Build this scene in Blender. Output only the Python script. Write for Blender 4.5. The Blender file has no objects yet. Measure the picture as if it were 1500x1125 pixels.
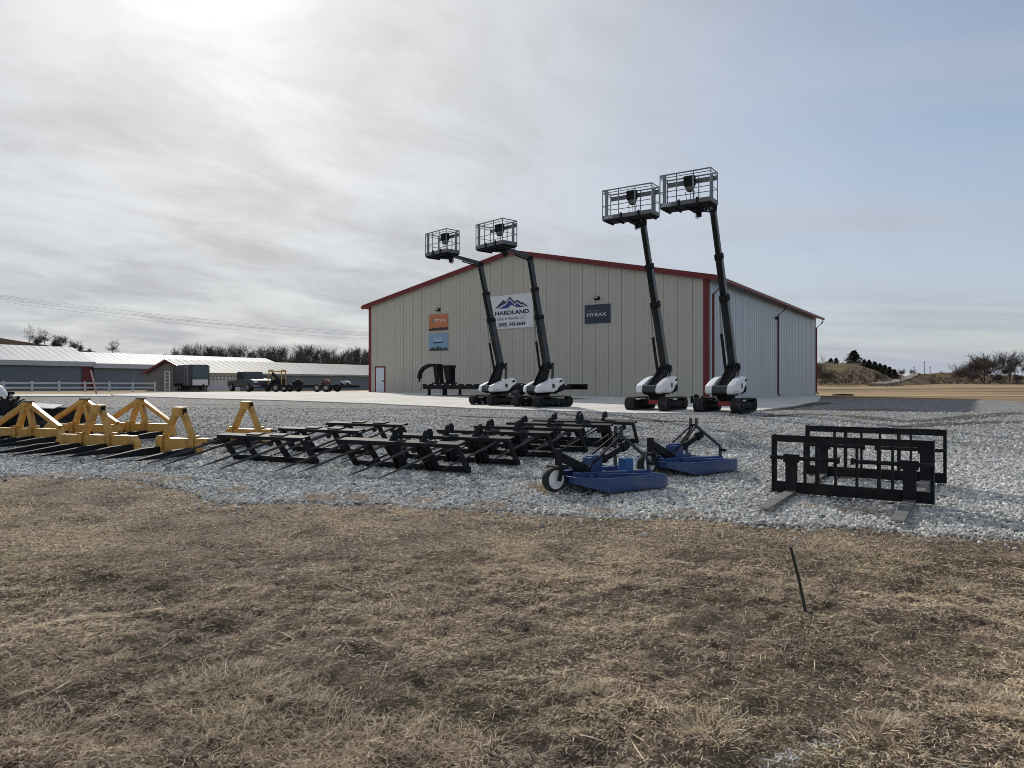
import bpy, math, random
import numpy as np
from mathutils import Vector, Matrix
from mathutils.geometry import delaunay_2d_cdt

rng = np.random.default_rng(11)
random.seed(11)
C = bpy.context.scene.collection
F, CX, CY, CAMZ = 1036.0, 750.0, 562.5, 1.6      # lens in photo pixels, picture centre, eye height


# ------------------------------------------------------------------ terrain
def sm(a, b, x):
    t = np.clip((np.asarray(x, float) - a) / (b - a), 0, 1)
    return t * t * (3 - 2 * t)


_yy = np.linspace(0, 120, 1201)
_ff = np.interp(_yy, [8.0, 12, 16, 20, 24, 28, 34, 40, 47, 54], [0, 0.10, 0.25, 0.41, 0.53, 0.60, 0.67, 0.79, 0.94, 1.0])
_kk = np.hanning(41)
CLIMB_Y, CLIMB_F = _yy, np.convolve(np.pad(_ff, 20, mode='edge'), _kk / _kk.sum(), mode='valid')


def T(x, y):
    """height of the ground: flat grass, a yard that climbs to the building pad, a level field beyond"""
    xc = np.clip(x, -13, 45)
    z = (0.933 - 0.0095 * xc - 0.0034 * np.minimum(y, 90)) * np.interp(y, CLIMB_Y, CLIMB_F)
    far = sm(95, 260, y)
    return z * (1 - far) + 1.62 * far


def G(px, py):
    """the ground point seen at a photo pixel"""
    u, v = (px - CX) / F, (py - CY) / F
    f = lambda y: CAMZ - v * y - float(T(u * y, y))
    y = 1.0
    while f(y) > 0 and y < 300:
        y *= 1.01
    a, b = y / 1.01, y
    for _ in range(30):
        m = (a + b) / 2
        if f(m) > 0:
            a = m
        else:
            b = m
    return Vector((u * a, a, float(T(u * a, a))))


def at(px, py, y):
    """the point at depth y seen at a photo pixel"""
    return Vector(((px - CX) / F * y, y, CAMZ + (CY - py) / F * y))


# ------------------------------------------------------------------ materials
def M(name, col, rough=0.6, metal=0.0, var=0.12, scale=4.0, bump=0.0, bscale=60.0, spec=0.5, coat=0.0, stain=None, sscale=1.2):
    m = bpy.data.materials.new(name)
    m.use_nodes = True
    nt = m.node_tree
    b = nt.nodes['Principled BSDF']
    b.inputs['Roughness'].default_value = rough
    b.inputs['Metallic'].default_value = metal
    b.inputs['Specular IOR Level'].default_value = spec
    b.inputs['Coat Weight'].default_value = coat
    tc = nt.nodes.new('ShaderNodeTexCoord')
    n = nt.nodes.new('ShaderNodeTexNoise')
    n.inputs['Scale'].default_value = scale
    n.inputs['Detail'].default_value = 6
    nt.links.new(tc.outputs['Object'], n.inputs['Vector'])
    r = nt.nodes.new('ShaderNodeValToRGB')
    r.color_ramp.elements[0].position = 0.3
    r.color_ramp.elements[1].position = 0.7
    r.color_ramp.elements[0].color = (*[c * (1 - var) for c in col], 1)
    r.color_ramp.elements[1].color = (*[min(1, c * (1 + var)) for c in col], 1)
    nt.links.new(n.outputs['Fac'], r.inputs['Fac'])
    out = r.outputs['Color']
    if stain:
        n2 = nt.nodes.new('ShaderNodeTexNoise')
        n2.inputs['Scale'].default_value = sscale
        n2.inputs['Detail'].default_value = 8
        n2.inputs['Roughness'].default_value = 0.65
        nt.links.new(tc.outputs['Object'], n2.inputs['Vector'])
        r2 = nt.nodes.new('ShaderNodeValToRGB')
        r2.color_ramp.elements[0].position = 0.52
        r2.color_ramp.elements[1].position = 0.72
        mx = nt.nodes.new('ShaderNodeMix')
        mx.data_type = 'RGBA'
        nt.links.new(n2.outputs['Fac'], r2.inputs['Fac'])
        nt.links.new(r2.outputs['Color'], mx.inputs['Factor'])
        nt.links.new(out, mx.inputs['A'])
        mx.inputs['B'].default_value = (*stain, 1)
        out = mx.outputs['Result']
    nt.links.new(out, b.inputs['Base Color'])
    if bump:
        n3 = nt.nodes.new('ShaderNodeTexNoise')
        n3.inputs['Scale'].default_value = bscale
        n3.inputs['Detail'].default_value = 4
        nt.links.new(tc.outputs['Object'], n3.inputs['Vector'])
        bp = nt.nodes.new('ShaderNodeBump')
        bp.inputs['Strength'].default_value = bump
        bp.inputs['Distance'].default_value = 0.02
        nt.links.new(n3.outputs['Fac'], bp.inputs['Height'])
        nt.links.new(bp.outputs['Normal'], b.inputs['Normal'])
    return m


def MC(name, rough=0.8, spec=0.25, trans=0.0):
    """material whose colour comes from the mesh's own Col attribute (each blade or stone has a colour)"""
    m = bpy.data.materials.new(name)
    m.use_nodes = True
    nt = m.node_tree
    b = nt.nodes['Principled BSDF']
    b.inputs['Roughness'].default_value = rough
    b.inputs['Specular IOR Level'].default_value = spec
    a = nt.nodes.new('ShaderNodeAttribute')
    a.attribute_name = 'Col'
    nt.links.new(a.outputs['Color'], b.inputs['Base Color'])
    if trans:
        t = nt.nodes.new('ShaderNodeBsdfTranslucent')
        nt.links.new(a.outputs['Color'], t.inputs['Color'])
        mx = nt.nodes.new('ShaderNodeMixShader')
        mx.inputs[0].default_value = trans
        nt.links.new(b.outputs[0], mx.inputs[1])
        nt.links.new(t.outputs[0], mx.inputs[2])
        nt.links.new(mx.outputs[0], nt.nodes['Material Output'].inputs['Surface'])
    return m


mat = dict(
    black=M('black painted steel', (0.018, 0.020, 0.022), 0.75, 0, 0.25, 6, 0.15, 50, 0.12, stain=(0.035, 0.03, 0.026), sscale=2.5),
    rubber=M('rubber', (0.030, 0.031, 0.032), 0.85, 0, 0.3, 9, 0.2, 60, 0.2, stain=(0.12, 0.115, 0.105), sscale=4),
    boom=M('dark grey boom paint', (0.032, 0.040, 0.048), 0.38, 0.1, 0.15, 3, 0, 60, 0.5),
    railing=M('grey railing paint', (0.20, 0.225, 0.245), 0.42, 0.2, 0.15, 3),
    tread=M('grey tread plate', (0.16, 0.165, 0.17), 0.5, 0.4, 0.3, 30, 0.3, 80),
    white=M('white gloss panel', (0.78, 0.79, 0.80), 0.28, 0, 0.05, 3, 0, 60, 0.5, 0.3, stain=(0.6, 0.58, 0.54), sscale=3),
    offwhite=M('off white panel', (0.62, 0.63, 0.63), 0.45, 0, 0.06, 3),
    red=M('red paint', (0.32, 0.018, 0.022), 0.4, 0, 0.15, 3),
    trim=M('dark red metal trim', (0.15, 0.017, 0.016), 0.45, 0, 0.1, 2, 0, 60, 0.4),
    yellow=M('yellow paint', (0.55, 0.325, 0.080), 0.42, 0, 0.18, 4, 0.1, 40, 0.4, stain=(0.30, 0.14, 0.05), sscale=3.5),
    blue=M('blue paint', (0.012, 0.050, 0.165), 0.40, 0, 0.15, 4, 0, 40, 0.5, 0.2, stain=(0.05, 0.08, 0.14), sscale=4),
    steel=M('bare steel', (0.30, 0.30, 0.30), 0.38, 0.8, 0.25, 12),
    spear=M('dark worn spear steel', (0.028, 0.028, 0.028), 0.40, 0.2, 0.3, 8),
    tine=M('worn grey steel', (0.13, 0.13, 0.12), 0.75, 0.0, 0.2, 8, 0.1, 40, 0.15, stain=(0.12, 0.11, 0.10), sscale=6),
    siding=M('beige wall panel', (0.465, 0.448, 0.385), 0.55, 0, 0.03, 0.5, 0, 10, 0.35, stain=(0.43, 0.41, 0.35), sscale=0.35),
    sidemetal=M('sky tinted side panel', (0.44, 0.48, 0.51), 0.32, 0.3, 0.04, 0.5, 0, 10, 0.5),  # blue of the reflected sky is put into the base colour
    roof=M('tan metal roof', (0.30, 0.20, 0.165), 0.38, 0.3, 0.06, 1),
    soffit=M('soffit', (0.40, 0.39, 0.35), 0.6, 0, 0.05, 1),
    door=M('pale door paint', (0.58, 0.64, 0.70), 0.5, 0, 0.05, 1),
    slate=M('slate grey barn siding', (0.16, 0.19, 0.215), 0.6, 0, 0.12, 0.6),
    taupe=M('taupe barn siding', (0.21, 0.20, 0.18), 0.6, 0, 0.08, 0.6),
    barnroof=M('white barn roof', (0.52, 0.53, 0.53), 0.7, 0.0, 0.08, 0.4, 0, 60, 0.12),
    oldroof=M('weathered grey barn roof', (0.34, 0.35, 0.34), 0.7, 0.0, 0.12, 0.25, 0, 60, 0.12, stain=(0.40, 0.38, 0.24), sscale=0.16),
    fascia=M('grey fascia', (0.50, 0.51, 0.52), 0.55, 0, 0.06, 1),
    fence=M('white fence board', (0.60, 0.63, 0.64), 0.6, 0, 0.08, 2),
    glass=M('dark glass', (0.02, 0.025, 0.03), 0.08, 0, 0.05, 2, 0, 10, 0.8),
    dark=M('dark opening', (0.012, 0.013, 0.015), 0.9, 0, 0.1, 2),
    truck=M('grey truck paint', (0.05, 0.056, 0.062), 0.5, 0.0, 0.06, 2, 0, 10, 0.3, 0.0),
    trailer=M('dark grey trailer skin', (0.055, 0.062, 0.066), 0.42, 0.3, 0.08, 2),
    trailerblue=M('slate blue trailer skin', (0.075, 0.115, 0.145), 0.42, 0.3, 0.06, 2),
    signwhite=M('white sign face', (0.66, 0.69, 0.70), 0.5, 0, 0.03, 1),
    signnavy=M('navy sign face', (0.020, 0.035, 0.060), 0.45, 0, 0.08, 1),
    signorange=M('orange sign face', (0.48, 0.165, 0.075), 0.5, 0, 0.06, 1),
    signblue=M('blue sign face', (0.20, 0.33, 0.47), 0.5, 0, 0.06, 1),
    ink=M('navy ink', (0.022, 0.03, 0.085), 0.6, 0, 0.05, 2),
    inkblue=M('blue ink', (0.035, 0.05, 0.22), 0.6, 0, 0.05, 2),
    inkgrey=M('grey ink', (0.20, 0.20, 0.21), 0.6, 0, 0.05, 2),
    inkwhite=M('white ink', (0.75, 0.76, 0.76), 0.6, 0, 0.03, 2),
    inkdark=M('dark brown ink', (0.035, 0.022, 0.016), 0.6, 0, 0.1, 2),
    inkgreen=M('dark green ink', (0.018, 0.04, 0.035), 0.6, 0, 0.1, 2),
    bark=M('grey bark', (0.085, 0.072, 0.062), 0.9, 0, 0.2, 2),
    twig=M('brown twigs', (0.115, 0.092, 0.078), 0.9, 0, 0.25, 1),
    needle=M('dark evergreen needles', (0.026, 0.034, 0.022), 0.85, 0, 0.35, 1.5),
    brush=M('brown brush twigs', (0.085, 0.068, 0.055), 0.9, 0, 0.35, 0.2),
    wood=M('weathered wood', (0.16, 0.13, 0.10), 0.85, 0, 0.2, 3),
    pinkwood=M('faded orange stake', (0.48, 0.30, 0.25), 0.7, 0, 0.1, 3),
    stake=M('dark green stake', (0.022, 0.028, 0.022), 0.5, 0, 0.3, 12),
    wire=M('wire', (0.14, 0.14, 0.15), 0.6, 0, 0.05, 1),
)


# ------------------------------------------------------------------ mesh builder
class MB:
    def __init__(s):
        s.v, s.f = [], []

    def add(s, vs, fs):
        o = len(s.v)
        s.v += [tuple(p) for p in vs]
        s.f += [tuple(i + o for i in f) for f in fs]

    def box(s, c, size, R=None):
        hx, hy, hz = size[0] / 2, size[1] / 2, size[2] / 2
        vs = [Vector((x, y, z)) for x in (-hx, hx) for y in (-hy, hy) for z in (-hz, hz)]
        if R:
            vs = [R @ p for p in vs]
        c = Vector(c)
        s.add([p + c for p in vs], [(0, 1, 3, 2), (4, 6, 7, 5), (0, 4, 5, 1), (2, 3, 7, 6), (0, 2, 6, 4), (1, 5, 7, 3)])
        return s

    def span(s, a, b):
        """box from corner a to corner b"""
        return s.box([(a[i] + b[i]) / 2 for i in range(3)], [abs(b[i] - a[i]) for i in range(3)])

    def beam(s, p, q, w, h, side=(0, 1, 0), w2=None, h2=None):
        """bar from p to q; w measured along `side`, h across it; may taper"""
        p, q = Vector(p), Vector(q)
        a = (q - p).normalized()
        sd = Vector(side)
        sd = (sd - a * sd.dot(a)).normalized()
        up = a.cross(sd).normalized()
        w2 = w if w2 is None else w2
        h2 = h if h2 is None else h2
        vs = []
        for o, ww, hh in ((p, w, h), (q, w2, h2)):
            vs += [o + sd * (i * ww / 2) + up * (j * hh / 2) for i, j in ((-1, -1), (1, -1), (1, 1), (-1, 1))]
        s.add(vs, [(3, 2, 1, 0), (4, 5, 6, 7), (0, 1, 5, 4), (1, 2, 6, 5), (2, 3, 7, 6), (3, 0, 4, 7)])
        return s

    def tube(s, pts, r, n=8):
        pts = [Vector(p) for p in pts]
        rs = r if isinstance(r, (list, tuple)) else [r] * len(pts)
        vs, fs = [], []
        for i, p in enumerate(pts):
            a = (pts[min(i + 1, len(pts) - 1)] - pts[max(i - 1, 0)]).normalized()
            e = Vector((0, 0, 1)) if abs(a.z) < 0.9 else Vector((1, 0, 0))
            u = a.cross(e).normalized()
            w = a.cross(u)
            for k in range(n):
                t = 2 * math.pi * k / n
                vs.append(p + (u * math.cos(t) + w * math.sin(t)) * rs[i])
        for i in range(len(pts) - 1):
            for k in range(n):
                k2 = (k + 1) % n
                fs.append((i * n + k, (i + 1) * n + k, (i + 1) * n + k2, i * n + k2))
        fs.append(tuple(range(n)))
        fs.append(tuple((len(pts) - 1) * n + k for k in reversed(range(n))))
        s.add(vs, fs)
        return s

    def prism(s, poly, fn, t0, t1):
        """2-D outline poly, fn(a, b, t) -> point, extruded from t0 to t1"""
        n = len(poly)
        vs = [fn(a, b, t0) for a, b in poly] + [fn(a, b, t1) for a, b in poly]
        fs = [tuple(reversed(range(n))), tuple(range(n, 2 * n))]
        fs += [(i, (i + 1) % n, n + (i + 1) % n, n + i) for i in range(n)]
        s.add(vs, fs)
        return s

    def xz(s, poly, y0, y1):
        return s.prism(poly, lambda a, b, t: (a, t, b), y0, y1)

    def yz(s, poly, x0, x1):
        return s.prism(poly, lambda a, b, t: (t, a, b), x0, x1)

    def xy(s, poly, z0, z1):
        return s.prism(poly, lambda a, b, t: (a, b, t), z0, z1)

    def build(s, name, m, parent=None, smooth=False, bevel=0.0, loc=None, label=None):
        me = bpy.data.meshes.new(name)
        me.from_pydata(s.v, [], s.f)
        me.materials.append(m)
        import bmesh
        bm = bmesh.new()
        bm.from_mesh(me)
        bmesh.ops.recalc_face_normals(bm, faces=bm.faces)
        if smooth:
            for f in bm.faces:
                f.smooth = True
            for e in bm.edges:
                if len(e.link_faces) == 2 and e.calc_face_angle(0) > 0.6:
                    e.smooth = False
        bm.to_mesh(me)
        bm.free()
        o = bpy.data.objects.new(name, me)
        C.objects.link(o)
        if parent is not None:
            o.parent = parent
        if loc is not None:
            o.location = loc
        if bevel:
            b = o.modifiers.new('bevel', 'BEVEL')
            b.width = bevel
            b.segments = 2
            b.limit_method = 'ANGLE'
        if label:
            o['label'] = label
        return o


def tag(o, label, cat, group=None, kind=None):
    o['label'] = label
    o['category'] = cat
    if group:
        o['group'] = group
    if kind:
        o['kind'] = kind
    return o


def thing(name, label, cat, loc=(0, 0, 0), rz=0.0, group=None):
    o = bpy.data.objects.new(name, None)
    C.objects.link(o)
    o.empty_display_size = 0.2
    o.location = loc
    o.rotation_euler = (0, 0, rz)
    return tag(o, label, cat, group)


kids = {}


def copy_tree(o, parent=None):
    c = o.copy()
    C.objects.link(c)
    if parent is not None:
        c.parent = parent
    for ch in [x for x in bpy.data.objects if x.parent == o]:
        copy_tree(ch, c)
    return c


def np_mesh(name, V, tri, m, col=None, smooth=False):
    me = bpy.data.meshes.new(name)
    me.vertices.add(len(V))
    me.vertices.foreach_set('co', np.ascontiguousarray(V, dtype=np.float32).ravel())
    me.loops.add(tri.size)
    me.loops.foreach_set('vertex_index', np.ascontiguousarray(tri, dtype=np.int32).ravel())
    me.polygons.add(len(tri))
    me.polygons.foreach_set('loop_start', np.arange(0, tri.size, 3, dtype=np.int32))
    me.polygons.foreach_set('loop_total', np.full(len(tri), 3, dtype=np.int32))
    me.polygons.foreach_set('use_smooth', np.full(len(tri), smooth, dtype=bool))
    if col is not None:
        a = me.attributes.new('Col', 'FLOAT_COLOR', 'POINT')
        c4 = np.ones((len(V), 4), np.float32)
        c4[:, :3] = col
        a.data.foreach_set('color', c4.ravel())
    me.update(calc_edges=True)
    me.materials.append(m)
    o = bpy.data.objects.new(name, me)
    C.objects.link(o)
    return o


def vnoise(x, y, seed=0):
    """smooth value noise 0..1"""
    x = np.asarray(x, float)
    y = np.asarray(y, float)
    xi, yi = np.floor(x).astype(int), np.floor(y).astype(int)
    fx, fy = x - xi, y - yi
    fx, fy = fx * fx * (3 - 2 * fx), fy * fy * (3 - 2 * fy)

    def h(a, b):
        n = (a * 374761393 + b * 668265263 + seed * 974634777) & 0x7fffffff
        n = ((n ^ (n >> 13)) * 1274126177) & 0x7fffffff
        return ((n ^ (n >> 16)) & 0xffff) / 65535.0
    return (h(xi, yi) * (1 - fx) + h(xi + 1, yi) * fx) * (1 - fy) + (h(xi, yi + 1) * (1 - fx) + h(xi + 1, yi + 1) * fx) * fy


def fbm(x, y, seed=0, octv=4):
    s, a, t = 0, 0.5, 0
    for i in range(octv):
        s = s + a * vnoise(x * 2 ** i, y * 2 ** i, seed + i)
        t += a
        a *= 0.5
    return s / t


# ------------------------------------------------------------------ camera, sun, sky
cam = bpy.data.objects.new('camera', bpy.data.cameras.new('camera'))
C.objects.link(cam)
cam.location = (0, 0, CAMZ)
cam.rotation_euler = (math.radians(90), 0, 0)
cam.data.sensor_width = 36
cam.data.lens = F / 1500 * 36
cam.data.clip_end = 8000
bpy.context.scene.camera = cam

SUN_AZ, SUN_EL = math.radians(-21.6), math.radians(26.0)      # left of the view axis, up
sun_dir = Vector((math.sin(SUN_AZ) * math.cos(SUN_EL), math.cos(SUN_AZ) * math.cos(SUN_EL), math.sin(SUN_EL)))
sl = bpy.data.lights.new('sun', 'SUN')
sl.energy = 5.0
sl.angle = math.radians(0.8)
sl.color = (1.0, 0.94, 0.86)
so = bpy.data.objects.new('sun', sl)
C.objects.link(so)
so.rotation_euler = (-sun_dir).to_track_quat('-Z', 'Y').to_euler()

W = bpy.data.worlds.new('World')
bpy.context.scene.world = W
W.use_nodes = True
nt = W.node_tree
nt.nodes.clear()


def N(t, **k):
    n = nt.nodes.new('ShaderNode' + t)
    for a, b in k.items():
        setattr(n, a, b)
    return n


def lk(a, b):
    nt.links.new(a, b)


def math_(op, a, b=None, clamp=False):
    n = N('Math', operation=op, use_clamp=clamp)
    for i, v in enumerate((a, b)):
        if v is None:
            continue
        if isinstance(v, (int, float)):
            n.inputs[i].default_value = v
        else:
            lk(v, n.inputs[i])
    return n.outputs[0]


def mixc(fac, a, b):
    n = N('Mix', data_type='RGBA')
    for i, v in (('Factor', fac), ('A', a), ('B', b)):
        if isinstance(v, (int, float)):
            n.inputs[i].default_value = v
        elif isinstance(v, tuple):
            n.inputs[i].default_value = (*v, 1)
        else:
            lk(v, n.inputs[i])
    return n.outputs['Result']


def maprange(v, a, b, c=0.0, d=1.0, smooth=True):
    n = N('MapRange', interpolation_type='SMOOTHSTEP' if smooth else 'LINEAR')
    lk(v, n.inputs['Value'])
    for k, x in (('From Min', a), ('From Max', b), ('To Min', c), ('To Max', d)):
        n.inputs[k].default_value = x
    return n.outputs['Result']


tc = N('TexCoord')
nrm = N('VectorMath', operation='NORMALIZE')
lk(tc.outputs['Generated'], nrm.inputs[0])
D = nrm.outputs[0]
sep = N('SeparateXYZ')
lk(D, sep.inputs[0])
X, Y, Z = sep.outputs
dt = N('VectorMath', operation='DOT_PRODUCT')
lk(D, dt.inputs[0])
GL = math.radians(29)                    # the bright patch of the cloud sheet round the sun
dt.inputs[1].default_value = (math.sin(SUN_AZ) * math.cos(GL), math.cos(SUN_AZ) * math.cos(GL), math.sin(GL))
cs = math_('MAXIMUM', dt.outputs['Value'], 0.0)
zc = math_('ADD', math_('MAXIMUM', Z, 0.0), 0.20)
cmb = N('CombineXYZ')
lk(math_('DIVIDE', X, zc), cmb.inputs[0])
lk(math_('DIVIDE', Y, zc), cmb.inputs[1])
P = cmb.outputs[0]


def cloud(rot, sx, sy, scale, dist, rough=0.6, off=0.0):
    # turn first, then stretch along the turned axis
    m1 = N('Mapping', vector_type='TEXTURE')
    m1.inputs['Rotation'].default_value = (0, 0, rot)
    lk(P, m1.inputs['Vector'])
    m2 = N('Mapping')
    m2.inputs['Scale'].default_value = (sx, sy, 1)
    m2.inputs['Location'].default_value = (off, off * 0.7, off * 1.3)
    lk(m1.outputs[0], m2.inputs['Vector'])
    n = N('TexNoise')
    n.inputs['Scale'].default_value = scale
    n.inputs['Detail'].default_value = 7
    n.inputs['Roughness'].default_value = rough
    n.inputs['Distortion'].default_value = dist
    lk(m2.outputs[0], n.inputs['Vector'])
    return n.outputs['Fac']


bands = cloud(math.radians(48), 0.60, 1.4, 0.9, 0.35, 0.55, 3.0)
puffs = cloud(math.radians(40), 1.1, 1.7, 2.2, 0.45, 0.6, 9.0)
wisps = cloud(math.radians(-18), 0.35, 1.7, 1.1, 0.5, 0.55, 21.0)
sheet_n = cloud(0.3, 1, 1, 0.5, 0.3, 0.5, 40.0)
# the cloud sheet is thick on the left of the view, thin cirrus on the right
leftness = maprange(math_('ADD', X, math_('MULTIPLY', math_('SUBTRACT', sheet_n, 0.5), 0.55)), 0.72, 0.0)
thick = maprange(math_('ADD', math_('MULTIPLY', bands, 0.5), math_('MULTIPLY', puffs, 0.5)), 0.36, 0.66)
wisp = maprange(wisps, 0.42, 0.75)
lowr = maprange(Z, 0.42, 0.0)
cover = math_('ADD', math_('MULTIPLY', leftness, math_('ADD', 0.88, math_('MULTIPLY', thick, 0.12))),
              math_('MULTIPLY', math_('SUBTRACT', 1.0, leftness), math_('ADD', math_('ADD', 0.13, math_('MULTIPLY', lowr, 0.52)), math_('MULTIPLY', wisp, 0.55))), True)
g1 = math_('POWER', cs, 5.0)
g2 = math_('POWER', cs, 26.0)
g3 = math_('POWER', cs, 160.0)
glow = math_('ADD', math_('ADD', math_('MULTIPLY', g1, 0.21), math_('MULTIPLY', g2, 0.15)), math_('MULTIPLY', g3, 0.30))
# brightness of the lit sheet: thick parts are greyer
lum = math_('MULTIPLY', math_('ADD', 0.49, glow), math_('SUBTRACT', 1.12, math_('MULTIPLY', math_('MULTIPLY', thick, leftness), 0.25)))
low = maprange(Z, 0.0, 0.30)
lum = math_('MULTIPLY', lum, math_('ADD', 0.92, math_('MULTIPLY', low, 0.08)))
ctint = mixc(g1, (0.86, 0.93, 1.09), (1.0, 1.0, 0.98))
cl = N('VectorMath', operation='SCALE')
lk(ctint, cl.inputs[0])
lk(lum, cl.inputs['Scale'])
sky = N('TexSky', sky_type='NISHITA')
sky.sun_disc = False
sky.sun_elevation = SUN_EL
sky.sun_rotation = SUN_AZ
sky.air_density = 1.0
sky.dust_density = 0.4
b1 = N('Background')
lk(sky.outputs[0], b1.inputs[0])
b1.inputs[1].default_value = 0.12
b2 = N('Background')
lk(cl.outputs[0], b2.inputs[0])
b2.inputs[1].default_value = 1.0
ms = N('MixShader')
lk(cover, ms.inputs[0])
lk(b1.outputs[0], ms.inputs[1])
lk(b2.outputs[0], ms.inputs[2])
wo = N('OutputWorld')
lk(ms.outputs[0], wo.inputs['Surface'])

vs_ = bpy.context.scene.view_settings
vs_.view_transform = 'Standard'
vs_.look = 'None'
vs_.exposure = 0.0
vs_.gamma = 1.0
bpy.context.scene.cycles.filter_width = 0.95
# ------------------------------------------------------------------ ground
def ground_mat():
    m = bpy.data.materials.new('dry ground')
    m.use_nodes = True
    t = m.node_tree
    b = t.nodes['Principled BSDF']
    b.inputs['Roughness'].default_value = 0.95
    b.inputs['Specular IOR Level'].default_value = 0.15
    g = t.nodes.new('ShaderNodeNewGeometry')

    def noise(scale, vec=(1, 1, 1), det=6, rough=0.6):
        mp = t.nodes.new('ShaderNodeMapping')
        mp.inputs['Scale'].default_value = vec
        t.links.new(g.outputs['Position'], mp.inputs['Vector'])
        n = t.nodes.new('ShaderNodeTexNoise')
        n.inputs['Scale'].default_value = scale
        n.inputs['Detail'].default_value = det
        n.inputs['Roughness'].default_value = rough
        t.links.new(mp.outputs[0], n.inputs['Vector'])
        return n.outputs['Fac']

    def ramp(v, stops):
        r = t.nodes.new('ShaderNodeValToRGB')
        e = r.color_ramp.elements
        while len(e) < len(stops):
            e.new(0.5)
        for k, (p, c) in enumerate(stops):
            e[k].position = p
            e[k].color = (*c, 1)
        t.links.new(v, r.inputs['Fac'])
        return r.outputs['Color']

    def mix(f, a, c):
        n = t.nodes.new('ShaderNodeMix')
        n.data_type = 'RGBA'
        t.links.new(f, n.inputs['Factor'])
        t.links.new(a, n.inputs['A'])
        t.links.new(c, n.inputs['B'])
        return n.outputs['Result']
    near = ramp(noise(2.2, det=9, rough=0.7), [(0.3, (0.05, 0.038, 0.028)), (0.5, (0.115, 0.088, 0.063)), (0.68, (0.21, 0.165, 0.12))])
    field = ramp(noise(0.5, (0.03, 0.13, 1), 4, 0.5),
                 [(0.36, (0.13, 0.095, 0.06)), (0.46, (0.21, 0.15, 0.085)), (0.54, (0.36, 0.255, 0.135)), (0.66, (0.42, 0.31, 0.18))])
    fine = ramp(noise(1.4, (0.4, 1, 1), 8, 0.7), [(0.3, (0.55, 0.55, 0.55)), (0.7, (1.15, 1.12, 1.08))])
    mu = t.nodes.new('ShaderNodeMix')
    mu.data_type = 'RGBA'
    mu.blend_type = 'MULTIPLY'
    mu.inputs['Factor'].default_value = 1
    t.links.new(field, mu.inputs['A'])
    t.links.new(fine, mu.inputs['B'])
    s = t.nodes.new('ShaderNodeSeparateXYZ')
    t.links.new(g.outputs['Position'], s.inputs[0])
    mr = t.nodes.new('ShaderNodeMapRange')
    mr.inputs['From Min'].default_value = 20
    mr.inputs['From Max'].default_value = 34
    t.links.new(s.outputs['Y'], mr.inputs['Value'])
    t.links.new(mix(mr.outputs['Result'], near, mu.outputs['Result']), b.inputs['Base Color'])
    n = noise(14, det=8, rough=0.75)
    bp = t.nodes.new('ShaderNodeBump')
    bp.inputs['Strength'].default_value = 0.9
    bp.inputs['Distance'].default_value = 0.03
    t.links.new(n, bp.inputs['Height'])
    t.links.new(bp.outputs[0], b.inputs['Normal'])
    return m


def lines(near, far, step, grow):
    out, x, s = [0.0], 0.0, step
    while x < far:
        if x > near:
            s *= grow
        x += s
        out.append(x)
    return np.array(out)


def swell(x, y):
    """low tussocky unevenness of the turf close to the viewer"""
    k = 1 - sm(5.6, 7.2, y)
    return (fbm(x * 1.1 + 50, y * 1.1 + 50, 5, 3) - 0.5) * 0.09 * k + (fbm(x * 4 + 9, y * 4 + 9, 6, 2) - 0.5) * 0.05 * k + (fbm(x * 9 + 3, y * 9 + 5, 16, 2) - 0.5) * 0.055 * k


px_ = lines(6, 4500, 0.05, 1.06)
xs = np.concatenate([-px_[::-1], px_[1:]])
py_ = lines(7.4, 4500, 0.05, 1.035)
ys = np.concatenate([-lines(4, 300, 0.4, 1.3)[::-1], py_[1:]])
gx, gy = np.meshgrid(xs, ys)
gz = T(gx, gy) + swell(gx, gy)
nx, ny = len(xs), len(ys)
V = np.stack([gx.ravel(), gy.ravel(), gz.ravel()], 1)
ii = (np.arange(ny - 1)[:, None] * nx + np.arange(nx - 1)[None, :]).ravel()
tri = np.concatenate([np.stack([ii, ii + 1, ii + nx + 1], 1), np.stack([ii, ii + nx + 1, ii + nx], 1)])
ground = np_mesh('ground', V, tri, ground_mat(), smooth=True)
tag(ground, 'flat dry brown ground and field under everything, out to the horizon', 'ground', kind='structure')


def sheet(name, poly, dz, step, m, skirt=0.0):
    """a layer lying on the terrain inside a plan outline; skirt gives it a real edge"""
    P2 = []
    n = len(poly)
    for i in range(n):
        a, b = Vector(poly[i][:2]), Vector(poly[(i + 1) % n][:2])
        k = max(1, int((b - a).length / step))
        P2 += [a.lerp(b, j / k) for j in range(k)]
    nb = len(P2)
    x0, x1 = min(p.x for p in P2), max(p.x for p in P2)
    y0, y1 = min(p.y for p in P2), max(p.y for p in P2)
    pts = list(P2)
    x = x0 + step / 2
    while x < x1:
        y = y0 + step / 2
        while y < y1:
            pts.append(Vector((x, y)))
            y += step
        x += step
    r = delaunay_2d_cdt(pts, [], [list(range(nb))], 1, 1e-5)
    vs = [(p.x, p.y, float(T(p.x, p.y)) + dz) for p in r[0]]
    fs = [tuple(f) for f in r[2]]
    mb = MB()
    mb.add(vs, fs)
    if skirt:
        for i in range(nb):
            a, b = P2[i], P2[(i + 1) % nb]
            za, zb = float(T(a.x, a.y)) + dz, float(T(b.x, b.y)) + dz
            mb.add([(a.x, a.y, za), (b.x, b.y, zb), (b.x, b.y, zb - skirt), (a.x, a.y, za - skirt)], [(0, 1, 2, 3)])
    me = bpy.data.meshes.new(name)
    me.from_pydata(mb.v, [], mb.f)
    me.materials.append(m)
    o = bpy.data.objects.new(name, me)
    C.objects.link(o)
    return o


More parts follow.
